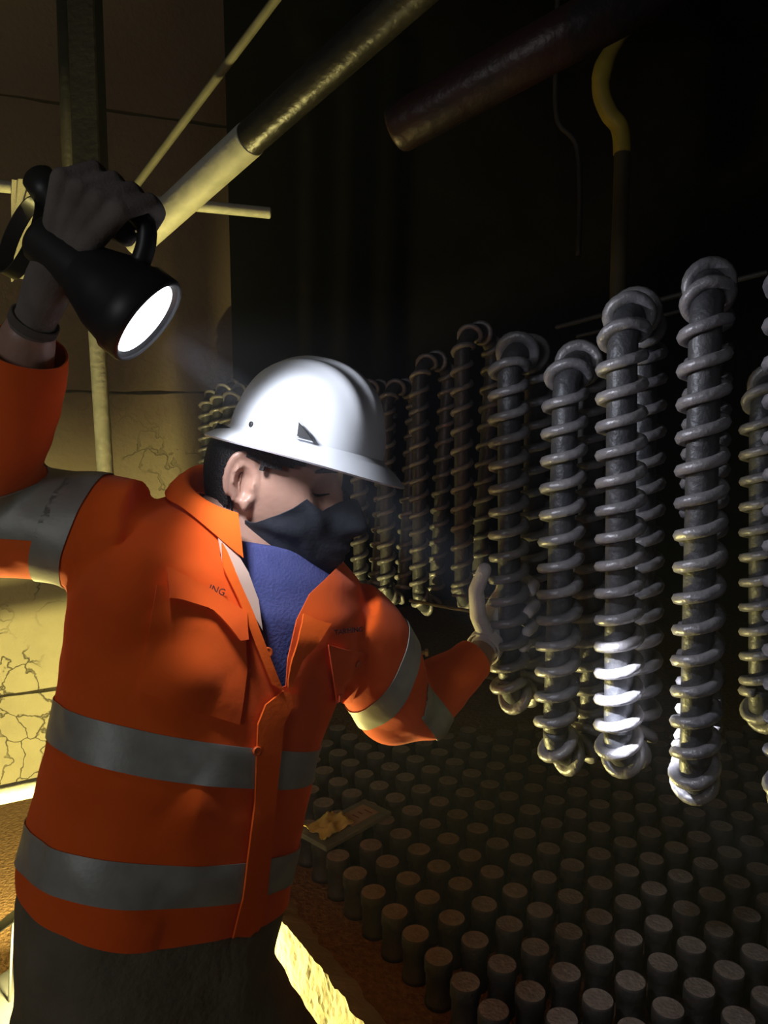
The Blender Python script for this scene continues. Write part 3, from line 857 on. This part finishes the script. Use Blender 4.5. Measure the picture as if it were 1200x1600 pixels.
def drape(name, poly, m, parent, off=.003, thick=.002, grid=9, lift=None):
    """a cloth piece lying on the shirt: outline laid on the surface, `lift(px, py)` raises it off"""
    b2 = bmesh.new()
    f = b2.faces.new([b2.verts.new((x, y, 0)) for x, y in poly])
    xs = [p[0] for p in poly]; ys = [p[1] for p in poly]
    for a in np.arange(min(xs) + grid, max(xs), grid):
        bmesh.ops.bisect_plane(b2, geom=b2.verts[:] + b2.edges[:] + b2.faces[:], dist=1e-4, plane_co=(a, 0, 0), plane_no=(1, 0, 0))
    for a in np.arange(min(ys) + grid, max(ys), grid):
        bmesh.ops.bisect_plane(b2, geom=b2.verts[:] + b2.edges[:] + b2.faces[:], dist=1e-4, plane_co=(0, a, 0), plane_no=(0, 1, 0))
    for v in b2.verts:
        px, py = v.co.x, v.co.y
        v.co = ray_px(px, py, off + (lift(px, py) if lift else 0))
    bmesh.ops.triangulate(b2, faces=b2.faces[:]); b2.normal_update()
    if sum(f.normal.dot(camv - f.calc_center_median()) * f.calc_area() for f in b2.faces) < 0: bmesh.ops.reverse_faces(b2, faces=b2.faces[:])
    o = put(name, b2, m, parent); solid(o, thick, 1); return o


# pockets, flaps, collar, front overlap
drape('pocket', [(243, 915), (300, 925), (381, 975), (384, 1050), (373, 1131), (300, 1108), (221, 1079), (233, 985)], M['orange'], shirt, .002, .0025)
fl = drape('pocket_flap', [(256, 888), (312, 912), (382, 960), (380, 1000), (368, 1002), (345, 975), (325, 955), (257, 935)], M['orange'], shirt, .006, .003, lift=lambda x, y: .007 * max(0, min(1, (y - (888 + (x - 256) * .57)) / 42)))
drape('pocket', [(510, 1006), (538, 1014), (568, 1018), (564, 1060), (552, 1094), (522, 1096)], M['orange'], shirt, .003, .0025, 7)
drape('front_overlap', [(440, 1078), (462, 1086), (440, 1130), (428, 1250), (412, 1400), (392, 1497), (352, 1497), (376, 1400), (395, 1250), (400, 1130), (412, 1100)], M['orange_edge'], shirt, .003, .003)
drape('lapel', [(344, 852), (352, 866), (392, 958), (420, 1030), (438, 1078), (420, 1068), (398, 1012), (370, 940), (346, 890)], M['orange_edge'], shirt, .005, .003, 7)
o = drape('neck_facing', [(338, 836), (354, 842), (386, 896), (402, 938), (408, 985), (392, 958), (346, 880)], M['pale_cloth'], shirt, .003, .0015, 7); o['label'] = 'pale facing inside the neck opening'
drape('lapel', [(466, 962), (482, 968), (508, 974), (486, 1000), (462, 1030), (448, 1078), (444, 1072), (446, 1030), (456, 990)], M['orange_edge'], shirt, .008, .003, 7, lift=lambda x, y: .010 * max(0, 1 - abs(y - 1000) / 60))
NB = w(386, 806, 1.128); NR, NF = frame_yaw(30)
bm = bmesh.new(); rows = []
for k in range(61):
    t = math.radians(62 - 268 * k / 60); tip = max(0, (abs(k - 30) - 20) / 10) ** 1.3 * (1 if k < 30 else 0)
    dr_ = NR * math.cos(t) + NF * math.sin(t)
    fall = Vector((0, 0, -.030 * math.sin(t) + .012 * math.cos(t)))
    def cp(r, z): return NB + dr_ * r + fall + Vector((0, 0, z))
    lo_e = cp(.110 - .016 * tip, 0)
    h, nn, ix, ds = BV.ray_cast(lo_e + Vector((0, 0, .25)), Vector((0, 0, -1)))
    if h is not None and h.z > lo_e.z - .10: lo_e = h + Vector((0, 0, .008))
    else: lo_e = cp(.110, -.035)
    lo_e = lo_e + (NF * .020 - Vector((0, 0, .022))) * tip
    top = cp(.080, .034); fold = cp(.085, .036)
    rows.append([bm.verts.new(p) for p in (cp(.082, -.02), cp(.0785, .008), cp(.078, .028), top, fold, fold.lerp(lo_e, .35) + Vector((0, 0, .004)), fold.lerp(lo_e, .7) + Vector((0, 0, .004)), lo_e)])
for a, b in zip(rows, rows[1:]):
    for i in range(7): bm.faces.new((a[i], a[i + 1], b[i + 1], b[i]))
bmesh.ops.recalc_face_normals(bm, faces=bm.faces)
o = put('collar', bm, M['orange_edge'], shirt); solid(o, .0025, 0)


def button(px, py, r):
    p = ray_px(px, py, .006); q = ray_px(px, py, .012); ax = (q - p).normalized()
    b2 = bmesh.new(); lathe(b2, p, ax, [(-.002, r), (.0012, r), (.002, r * .85), (.0012, r * .6), (.0012, .0002)], 20); put('button', b2, M['button'], shirt)


button(415, 1019, .0068); button(555, 1034, .006); button(398, 1172, .006)


def writing(name, s, px, py, size, ang, squash=1.0):
    cu = bpy.data.curves.new('t', 'FONT'); cu.body = s; cu.size = size; cu.align_x = 'CENTER'; cu.align_y = 'CENTER'; cu.resolution_u = 2
    to = bpy.data.objects.new('t', cu); C.objects.link(to)
    dg = bpy.context.evaluated_depsgraph_get(); dg.update()
    me = bpy.data.meshes.new_from_object(to.evaluated_get(dg)); bpy.data.objects.remove(to); bpy.data.curves.remove(cu)
    ca, sa = math.cos(ang), math.sin(ang)
    for v in me.vertices:
        x, y = v.co.x * squash, -v.co.y
        v.co = ray_px(px + x * ca - y * sa, py + x * sa + y * ca, .0052)
    b2 = bmesh.new(); b2.from_mesh(me); bpy.data.meshes.remove(me); b2.normal_update()
    for f in b2.faces:
        if f.normal.dot(camv - f.calc_center_median()) < 0: f.normal_flip()
    o = put(name, b2, M['thread'], shirt, smooth=False); solid(o, .0006); o['label'] = 'small dark embroidered letters'


writing('lettering', 'ING', 337, 924, 15, .35, 1.0)
writing('lettering', 'TARMING', 540, 985, 11, -.12, .9)

# ---- undershirt
bm = bmesh.new(); rg = torso_rings(.016, lo=4, hi=-2); add_rings(bm, rg)
NECK = [w(378, 915, 1.135), w(388, 860, 1.15), w(404, 808, 1.165), w(420, 765, 1.175)]
add_tube(bm, [w(384, 965, 1.125), w(388, 945, 1.13), w(394, 922, 1.14)], [.10, .080, .066], 28)
me = remesh(bm, .006, 5)
bm = bmesh.new(); bm.from_mesh(me); bpy.data.meshes.remove(me)
put('undershirt', bm, M['tee'], person)
bm = bmesh.new()
nr = [w(394, 922, 1.14) + (frame_yaw(34)[0] * math.cos(a) * .068 + frame_yaw(34)[1] * math.sin(a) * .068) + Vector((0, 0, -.020 * math.sin(a) - .012 * math.cos(a) * 0)) for a in np.linspace(0, 2 * math.pi, 41)]
add_tube(bm, nr, .0055, 10); put('neckband', bm, M['tee'], person)

# ---- trousers and boots
hipR, hipL = w(165, 1530, 1.10), w(300, 1530, 1.12)
kneeR = Vector((-0.37, 1.02, .52)); kneeL = Vector((-0.09, 1.09, .52))
ankR = Vector((-0.40, 1.12, .12)); ankL = Vector((-0.06, 1.17, .12))
bm = bmesh.new()
add_rings(bm, torso_rings(.006, lo=0, hi=4))
Rf, Ff = frame_yaw(43)
c = w(228, 1570, 1.095)
add_capsule_chain(bm, [c - Rf * .06, c + Rf * .06], [.118, .118], 24)
for hp, kn, an in ((hipR, kneeR, ankR), (hipL, kneeL, ankL)):
    add_tube(bm, [hp + Vector((0, 0, .06)), hp, hp.lerp(kn, .4), kn, kn.lerp(an, .5), an, an - Vector((0, 0, .04))], [.110, .112, .104, .086, .078, .074, .076], 24)
me = remesh(bm, .010, 5)
for v in me.vertices:
    x, y, z = v.co
    v.co += v.normal * (.005 * noise.noise(Vector((x * 10, y * 10, z * 9))) + .003 * noise.noise(Vector((x * 24, y * 24, z * 30))))
trousers = put('trousers', me, M['trouser'], person)
for an, dy in ((ankR, Vector((.10, -.20, 0))), (ankL, Vector((.14, -.17, 0)))):
    bm = bmesh.new()
    toe = Vector((an.x, an.y, 0)) + dy * .8; heel = Vector((an.x, an.y, 0)) - dy * .25
    add_tube(bm, [an + Vector((0, 0, .06)), an, an - Vector((0, 0, .06))], [.05, .052, .052], 18)
    add_capsule_chain(bm, [heel + Vector((0, 0, .045)), toe + Vector((0, 0, .042))], [.043, .042], 18)
    add_capsule_chain(bm, [heel + Vector((0, 0, .022)), toe + Vector((0, 0, .021))], [.0215, .021], 18)
    me = remesh(bm, .007, 3); put('boot', me, M['boot'], person)

# ---- head
HC = w(430, 745, 1.155)
HY_, HP_ = math.radians(67), math.radians(14)
HF = Vector((math.sin(HY_) * math.cos(HP_), -math.cos(HY_) * math.cos(HP_), -math.sin(HP_)))
HR = Vector((-math.cos(HY_), -math.sin(HY_), 0)); HU = HR.cross(HF)
ROLL = math.radians(0)
HS = 1.068


def hloc(x, y, z): return HC + (HR * x + HF * y + HU * z) * HS


def ga(a, s): return math.exp(-(a / s) ** 2)


def head_local(lon, lat, grow=0.0):
    """lon 0 = straight ahead, + to the person's right; lat in degrees"""
    lo, la = math.radians(lon), math.radians(lat)
    cx, cy, cz = math.cos(la) * math.sin(lo), math.cos(la) * math.cos(lo), math.sin(la)
    x = .0765 * cx; y = (.088 if cy < 0 else .094) * cy; z = (.118 if cz > 0 else .141) * cz
    t = max(0, -cz)
    x *= 1 - .30 * t ** 1.6
    if cy < 0: y *= 1 - .30 * t
    else: y *= 1 - .02 * t
    if cz < 0 and cy > 0: y += .016 * t * cy * (1 - t * .4)
    # temples flatten
    x *= 1 - .05 * ga(abs(lon) - 58, 18) * ga(lat - 18, 25)
    # face
    f = 0.0
    a = abs(lon)
    f -= .011 * ga(a - 20, 11) * ga(lat - 5, 8)           # eye sockets
    f += .006 * ga(a - 18, 14) * ga(lat - 17, 7)          # brow
    f += .006 * ga(a - 36, 13) * ga(lat + 9, 10)          # cheekbones
    nl = 0.0
    if lat > -20: nl = max(0, min(1, (16 - lat) / 26)) if lat > -10 else max(0, 1 - ((-10 - lat) / 9) ** 2)
    f += .024 * nl * ga(lon, 6.5 + 3.5 * nl)               # nose
    f += .006 * ga(a - 9, 5) * ga(lat + 12, 5)             # nostrils
    f += .006 * ga(lon, 16) * ga(lat + 26, 4) + .006 * ga(lon, 14) * ga(lat + 33, 4) - .003 * ga(lon, 16) * ga(lat + 29.5, 2)
    f += .010 * ga(lon, 17) * ga(lat + 50, 11)             # chin
    f += .003 * ga(a - 20, 8) * ga(lat - 5, 4)             # closed lids
    y += f
    v = Vector((x, y, z))
    if grow: v += v.normalized() * grow
    return v


def head_pt(lon, lat, grow=0.0): return hloc(*head_local(lon, lat, grow))


bm = bmesh.new()
rings = []
for j in range(1, 60):
    la = -90 + 180 * j / 60
    rings.append([head_pt(360 * k / 90, la) for k in range(90)])
add_rings(bm, rings)
# neck, torso core, arms and legs of the one body
add_tube(bm, NECK, [.064, .056, .053, .052], 28)
add_rings(bm, torso_rings(.030))
for A, ks in ((ARM_R, .55), (ARM_L, .55)):
    P, R = arm_pts(A); add_tube(bm, P, [r * ks + .004 for r in R], 18)
for hp, kn, an in ((hipR, kneeR, ankR), (hipL, kneeL, ankL)):
    add_tube(bm, [hp + Vector((0, 0, .1)), hp, kn, kn.lerp(an, .4), an], [.085, .088, .058, .056, .042], 18)
    add_capsule_chain(bm, [an - Vector((0, 0, .04)), an + Vector((.05, -.09, -.085))], [.038, .03])
# wrists and hands (inside the gloves)
wr_l, wr_r = w(752, 1018, 1.465), w(49, 512, .90)
HAND_L = dict(palm=[(762, 1006, 1.485, .031), (772, 972, 1.512, .030), (785, 940, 1.524, .026)],
              fingers=[[(790, 908, 1.528), (819, 903, 1.518), (835, 914, 1.492), (830, 924, 1.468)],
                       [(792, 936, 1.530), (822, 934, 1.520), (836, 945, 1.490), (826, 957, 1.462)],
                       [(792, 964, 1.528), (820, 968, 1.516), (833, 978, 1.488), (824, 987, 1.466)],
                       [(788, 992, 1.520), (814, 998, 1.508), (824, 1006, 1.484), (817, 1012, 1.468)]],
              thumb=[(764, 1000, 1.478), (747, 962, 1.462), (744, 922, 1.440), (757, 890, 1.422)])
HAND_R = dict(palm=[(55, 500, .895, .023), (78, 440, .88, .027), (104, 385, .865, .026)],
              fingers=None, thumb=None)
HD = LENS - AXIS * .083 + lu * .078     # middle of the lamp handle


def hand_shapes(bm, H, wrist, rf, rt, grow):
    pl = [w(*p[:3]) for p in H['palm']]
    add_capsule_chain(bm, [wrist] + pl, [.025 + grow] + [p[3] + grow - .002 for p in H['palm']], 16)
    for f, r in zip(H['fingers'], rf):
        q = [Vector(p) if isinstance(p, Vector) else w(*p) for p in f]
        add_capsule_chain(bm, [pl[1].lerp(q[0], .35)] + q, [r * 1.15 + grow, r * 1.1 + grow, r + grow, r * .95 + grow, r * .88 + grow], 12)
    q = [Vector(p) if isinstance(p, Vector) else w(*p) for p in H['thumb']]
    add_capsule_chain(bm, q, [rt * 1.25 + grow, rt * 1.1 + grow, rt + grow, rt * .9 + grow], 12)
    # web across the knuckles
    q = [Vector(f[0]) if isinstance(f[0], Vector) else w(*f[0]) for f in H['fingers']]
    for a in q: add_capsule_chain(bm, [pl[1], a], [.017 + grow, rf[1] * 1.15 + grow], 12)


# raised hand: knuckles above the handle, fingers curled over it
kn0 = LENS - AXIS * .078 + lu * .115; fr_ = []
toc = (camv - HD).normalized(); toc = (toc - AXIS * toc.dot(AXIS)).normalized()
side = (lu * 0.25 + toc * .97).normalized()
for k in range(4):
    b0 = LENS - AXIS * (.058 + .0225 * k)
    fr_.append([b0 + lu * (.075 - .004 * k) + toc * 0.0307 - AXIS * 0.0127, b0 + lu * (.102 - .003 * k) + toc * 0.0127, b0 + lu * (.099 - .003 * k) - toc * 0.0180, b0 + lu * 0.0731 - toc * 0.0233])
HAND_R['fingers'] = fr_
HAND_R['thumb'] = [w(84, 420, .885), LENS - AXIS * 0.1198 + lu * 0.0519 - toc * 0.0106, LENS - AXIS * 0.0954 + lu * 0.0551 - toc * 0.0191, LENS - AXIS * 0.0742 + lu * 0.0562 - toc * 0.0244]
RF_L, RF_R = [.0105, .0108, .0102, .009], [.0085, .009, .0086, .0076]
hand_shapes(bm, HAND_L, wr_l, RF_L, .0128, -.001)
hand_shapes(bm, HAND_R, wr_r, RF_R, .0108, -.001)
add_tube(bm, [w(*ARM_L[-2][:3]), w(*ARM_L[-1][:3]), wr_l], [.034, .029, .026], 18)
add_tube(bm, [w(*ARM_R[-2][:3]), w(*ARM_R[-1][:3]), wr_r], [.036, .031, .027], 18)
# the ear on the lit side, and its twin
for sgn in (1, -1):
    ec = head_local(88 * sgn, 3); ec.y = .010; ec.x = sgn * .0775; ec.z = .003
    eu = Vector((0, -.12, 1)).normalized(); ef = Vector((0.56 * sgn, -.80, -.1)).normalized()   # up and backward-outward
    pts = []
    for k in range(17):
        a = math.radians(-75 + 285 * k / 16)
        rr_ = (.036 if math.sin(a) > -.2 else .033); wv = .0200
        pts.append(hloc(*(ec + eu * (rr_ * math.sin(a)) + ef * (.012 - wv * math.cos(a)))))
    add_capsule_chain(bm, [Vector(p) for p in pts], [.0036 + .0012 * math.sin(math.pi * k / 16) for k in range(17)], 10)
    # shell
    sh = []
    for r_ in (0.0, .5, 1.0):
        pass
    nrm = eu.cross(ef).normalized()
    for t_ in (-.0030, .0012):
        sh.append([hloc(*(ec + nrm * t_ * sgn + eu * (.031 * math.sin(a)) + ef * (.012 - .0175 * math.cos(a)))) for a in np.linspace(0, 2 * math.pi, 24, endpoint=False)])
    add_rings(bm, sh)
    add_capsule_chain(bm, [hloc(*(ec + eu * -.026 + ef * .004)), hloc(*(ec + eu * -.034 + ef * .005))], [.0075, .006], 12)      # lobe
    add_capsule_chain(bm, [hloc(*(ec + eu * -.008 + ef * -.003 + Vector((.003 * sgn, 0, 0)))), hloc(*(ec + eu * .001 + ef * -.004 + Vector((.002 * sgn, 0, 0))))], [.0042, .0035], 10)   # tragus
    pts = [hloc(*(ec + eu * (.018 * math.sin(a)) + ef * (.013 - .0085 * math.cos(a)) + nrm * sgn * .001)) for a in np.radians(np.linspace(40, 250, 9))]
    add_capsule_chain(bm, [Vector(p) for p in pts], [.0030] * 9, 8)
me = remesh(bm, .0036, 2, .4)
ec = head_local(88, 3); ec.y = .010; ec.x = .0775; ec.z = .003
eu_w = (HR * 0 + HF * -.12 + HU).normalized(); ef_w = (HR * .56 + HF * -.80 + HU * -.1).normalized(); en_w = ef_w.cross(eu_w)
if en_w.dot(HR) < 0: en_w = -en_w
eo = hloc(*ec) + ef_w * .010
for v in me.vertices:
    q = v.co - eo; a_, b_, c_ = q.dot(ef_w) / .0125, (q.dot(eu_w) + .002) / .024, q.dot(en_w)
    if a_ * a_ + b_ * b_ < 1.3 and -.012 < c_ < .02:
        v.co -= en_w * (.0085 * max(0, 1 - (a_ * a_ + b_ * b_) ** 2) * (1 if c_ > -.004 else 0))
body = put('body', me, M['skin'], person)

# closed eyes, brows
for sgn in (1, -1):
    pts = [head_pt(sgn * a, 2.2 - 1.6 * math.sin(math.pi * (a - 11) / 20), .0012) for a in range(11, 32, 2)]
    bm = bmesh.new(); add_tube(bm, pts, [.0008 + .0010 * math.sin(math.pi * i / (len(pts) - 1)) for i in range(len(pts))], 8); put('eyelashes', bm, M['hair'], person)
    pts = [head_pt(sgn * a, 17 + 2.0 * math.sin(math.pi * (a - 7) / 28) - (a - 7) * .06, .0012) for a in range(7, 37, 3)]
    bm = bmesh.new(); add_tube(bm, pts, [.0012 + .0030 * math.sin(math.pi * (i + .6) / (len(pts) + .2)) for i in range(len(pts))], 8, ell=.5); put('eyebrow', bm, M['hair'], person)

HL, HW, HH = .115, .0985, .121
KC = w(478, 697, 1.136)
tilt = math.radians(3.0)
KF = (HF * math.cos(tilt) + HU * math.sin(tilt)).normalized(); KR = HR
kr = math.radians(10)      # the hat sits a little askew, near side up
KU = KR.cross(KF); KR, KU = KR * math.cos(kr) + KU * math.sin(kr), KU * math.cos(kr) - KR * math.sin(kr)
# ---- hair: cropped sides and nape below the helmet
bm = bmesh.new(); gridv = {}
def hair_in(lo_, la_):
    a = abs(((lo_ + 180) % 360) - 180)
    q = head_pt(lo_, la_) - KC; qx, qy, qz = q.dot(KR) / HW, q.dot(KF) / HL, q.dot(KU)
    if qz > .03 or (qz > -.006 and qx * qx + qy * qy > .66): return False
    if a < 36: return False
    if a < 78: return la_ > 21 - (a - 36) * .26
    if a < 100: return la_ > 16
    return la_ > -34 + max(0, 118 - a) * 1.2
HN = 120
for j in range(0, 61):
    la = -60 + 150 * j / 60 - (.5 if j == 60 else 0)
    for k in range(HN):
        lo_ = 360 * k / HN; gridv[(j, k)] = (lo_, la)
vm = {}
def hv(j, k):
    k %= HN
    if (j, k) not in vm: vm[(j, k)] = bm.verts.new(head_pt(gridv[(j, k)][0], gridv[(j, k)][1], .0065 + .0012 * noise.noise(Vector((j * .9, k * .9, 0)))))
    return vm[(j, k)]
for j in range(60):
    for k in range(HN):
        if hair_in(360 * (k + .5) / HN, -60 + 150 * (j + .5) / 60): bm.faces.new((hv(j, k), hv(j, k + 1), hv(j + 1, k + 1), hv(j + 1, k)))
hair = put('hair', bm, M['hair'], person); solid(hair, .006, -1)

# ---- mask
bm = bmesh.new(); rows = []
MA, MB = 26, 60
def mask_edge(lo_):
    a = abs(lo_)
    top = float(np.interp(a, [0, 8, 18, 30, 38, 44, 52, 62, 80], [2, 1, -3, -5.5, -2.5, 0.0, -6, -12, -19]))
    bot = float(np.interp(a, [0, 15, 30, 45, 60, 80], [-72, -71, -66, -61, -56, -44]))
    return top, bot
for i in range(MB + 1):
    lo_ = -87 + 174 * i / MB; top, bot = mask_edge(lo_); row = []
    for j in range(MA + 1):
        f = j / MA; la = top + (bot - top) * f
        v = head_local(lo_, la)
        # stretched cloth: bridges nose, lips and chin
        tent = .034 * ga(lo_, 34) * math.sin(math.pi * min(1, max(0, f * .90 + .08))) ** .8
        v.y += tent * .75 + .004
        v += v.normalized() * (.0055 + .0022 * math.sin(f * 21 + abs(lo_) * .17) * ga(abs(lo_) - 50, 26) + .0012 * noise.noise(Vector((lo_ * .08, la * .1, 1))))
        if abs(lo_) < 3: v += v.normalized() * .0015
        row.append(bm.verts.new(hloc(*v)))
    rows.append(row)
for a, b in zip(rows, rows[1:]):
    for j in range(MA): bm.faces.new((a[j], a[j + 1], b[j + 1], b[j]))
bm.normal_update()
mask = put('face_mask', bm, M['mask'], person); solid(mask, .002, 1)
for sgn in (1, -1):
    for la0, up in ((-25, -.012), (-33, -.030)):
        p = [head_pt(85 * sgn, la0, .006), head_pt(93 * sgn, la0 + 1, .006), hloc(.082 * sgn, -.020, up)]
        bm = bmesh.new(); add_tube(bm, smooth_path(p, 5), .0018, 8); put('ear_loop', bm, M['mask'], mask)

# ---- hard hat
hat = bpy.data.objects.new('hard_hat', None); C.objects.link(hat); hat.parent = person; hat.empty_display_size = .05
def kp(x, y, z): return KC + KR * x + KF * y + KU * z
bm = bmesh.new(); rings = []
for j in range(0, 33):
    e = math.pi / 2 * j / 33
    row = []
    for k in range(96):
        a = 2 * math.pi * k / 96
        ca, sa = math.cos(a), math.sin(a)
        ce, se = math.cos(e) ** .86, math.sin(e)
        x, y, z = HW * ca * ce, HL * sa * ce, HH * se
        # three raised ridges running front to back
        up = max(0, min(1, (se - .30) / .35))
        r = .0065 * up * (1 / (1 + (x / .017) ** 6)) + .0035 * up * (1 / (1 + ((abs(x) - .043) / .009) ** 4))
        # front vizor panel a little flatter
        row.append(kp(x, y, z) + (KR * x / HW * .6 + KF * y / HL * .6 + KU * (z / HH + .4)).normalized() * r)
    rings.append(row)
add_rings(bm, rings, cap=False)
bm.verts.ensure_lookup_table()
top = bm.verts.new(kp(0, 0, HH + .0065)); last = bm.verts[32 * 96: 33 * 96]
for k in range(96): bm.faces.new((last[k], last[(k + 1) % 96], top))
bmesh.ops.recalc_face_normals(bm, faces=bm.faces)
shell = put('shell', bm, M['helmet'], hat); solid(shell, .003, -1)
bm = bmesh.new(); rows = []
for k in range(97):
    a = 2 * math.pi * k / 96; ca, sa = math.cos(a), math.sin(a)
    wd_ = .026 + .012 * max(0, sa) ** 2 + .006 * max(0, -sa) ** 2
    row = []
    for i in range(9):
        f = i / 8
        ex = wd_ * f; dz = -.012 * f - .007 * f * f + .004 * max(0, sa) * f * (1 - f)
        if i == 0: ex = -.001; dz = .004
        dz += -.006 * f * max(0, sa) ** 2
        row.append(bm.verts.new(kp((HW + ex) * ca, (HL + ex) * sa, dz)))
    rows.append(row)
for a, b in zip(rows, rows[1:]):
    for i in range(8): bm.faces.new((a[i], a[i + 1], b[i + 1], b[i]))
bmesh.ops.remove_doubles(bm, verts=bm.verts, dist=1e-5)
bm.normal_update(); bmesh.ops.recalc_face_normals(bm, faces=bm.faces)
if sum(f.normal.dot(KU) for f in bm.faces) < 0: bmesh.ops.reverse_faces(bm, faces=bm.faces)
brim = put('brim', bm, M['helmet'], hat); solid(brim, .0032, 0)
# accessory slots at the sides and a rivet
for sgn in (1, -1):
    a = math.radians(22)
    s0 = kp(sgn * HW * math.cos(a) * 1.0, HL * math.sin(a) * 1.0, .012)
    outv = (KR * sgn * math.cos(a) + KF * math.sin(a) * .8).normalized(); tg = (KF * math.cos(a) - KR * sgn * math.sin(a)).normalized()
    bm = bmesh.new()
    P4 = [(-.018, .020), (.004, .006), (.014, -.006), (-.014, -.006)]
    A_ = [bm.verts.new(s0 + tg * x + KU * y - outv * .004) for x, y in P4]; B_ = [bm.verts.new(s0 + tg * x * 1.05 + KU * y + outv * (.010 if y < 0 else .003)) for x, y in P4]
    bm.faces.new(A_[::-1]); bm.faces.new(B_)
    for i in range(4): bm.faces.new((A_[i], A_[(i + 1) % 4], B_[(i + 1) % 4], B_[i]))
    bmesh.ops.recalc_face_normals(bm, faces=bm.faces); bevel(bm, .002, 2)
    put('accessory_slot', bm, M['helmet'], hat, smooth=False)
    bm = bmesh.new()
    A_ = [bm.verts.new(s0 + tg * (x * .7 + .001) + KU * (y * .7 + .001) + outv * (.0108 if y < 0 else .0062)) for x, y in P4]
    B_ = [bm.verts.new(v.co + outv * .001) for v in A_]
    bm.faces.new(A_[::-1]); bm.faces.new(B_)
    for i in range(4): bm.faces.new((A_[i], A_[(i + 1) % 4], B_[(i + 1) % 4], B_[i]))
    bmesh.ops.recalc_face_normals(bm, faces=bm.faces); put('slot_opening', bm, M['black'], hat, smooth=False)
    a = math.radians(-20)
    s1 = kp(sgn * HW * math.cos(a), HL * math.sin(a), .010); bm = bmesh.new()
    lathe(bm, s1, KR * sgn * math.cos(a) + KF * math.sin(a), [(-.003, .004), (.001, .004), (.002, .0025), (.002, .0003)], 14); put('rivet', bm, M['black'], hat)
# sweatband inside
bm = bmesh.new(); P = [kp(.088 * math.cos(a), .103 * math.sin(a) - .004, -.002) for a in np.linspace(0, 2 * math.pi, 65)]
rows = [[bm.verts.new(p + KU * h) for h in (-.014, .014)] for p in P]
for a, b in zip(rows, rows[1:]): bm.faces.new((a[0], a[1], b[1], b[0]))
o = put('headband', bm, M['black'], hat); solid(o, .002, 0)

# ---- gloves
for nm, H, wr, rf, rt, arm, lab in (('glove', HAND_L, wr_l, RF_L, .0128, ARM_L, None), ('glove', HAND_R, wr_r, RF_R, .0108, ARM_R, None)):
    bm = bmesh.new(); hand_shapes(bm, H, wr.lerp(w(*H['palm'][0][:3]), .35), rf, rt, .0016)
    me = remesh(bm, .0028, 3, .5)
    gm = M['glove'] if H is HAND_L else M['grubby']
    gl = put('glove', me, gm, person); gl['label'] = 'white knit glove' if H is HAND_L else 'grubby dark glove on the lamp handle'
    p0 = w(*H['palm'][0][:3]); p1 = wr
    t = (p1 - p0).normalized(); bm = bmesh.new(); P, R = [], []
    for i in range(25):
        P.append(p0.lerp(p1, -.15 + .95 * i / 24)); R.append((.0325 if H is HAND_L else .0265) + (.0012 if i % 3 else -.0006))
    add_tube(bm, P, R, 24, cap=False); o = put('ribbed_cuff', bm, gm, gl); solid(o, .0015, -1)
# cuffs of the shirt

# ================================================================ DUSTY AIR
hz_m = bpy.data.materials.new('dusty_air'); hz_m.use_nodes = True
nt = hz_m.node_tree; nt.nodes.remove(nt.nodes['Principled BSDF'])
vs_ = nt.nodes.new('ShaderNodeVolumeScatter'); vs_.inputs['Density'].default_value = 0.015; vs_.inputs['Anisotropy'].default_value = 0.35
vs_.inputs['Color'].default_value = (0.85, 0.88, 1.0, 1)
nt.links.new(vs_.outputs[0], nt.nodes['Material Output'].inputs['Volume'])
bm = bmesh.new(); add_box(bm, (0.15, 1.25, 1.8), (1.35, 0, 0), (0, 0.95, 0), (0, 0, 0.8))
o = put('haze', bm, hz_m, smooth=False); tagd(o, 'thin dusty air lit by the lamps', 'haze', kind='stuff')
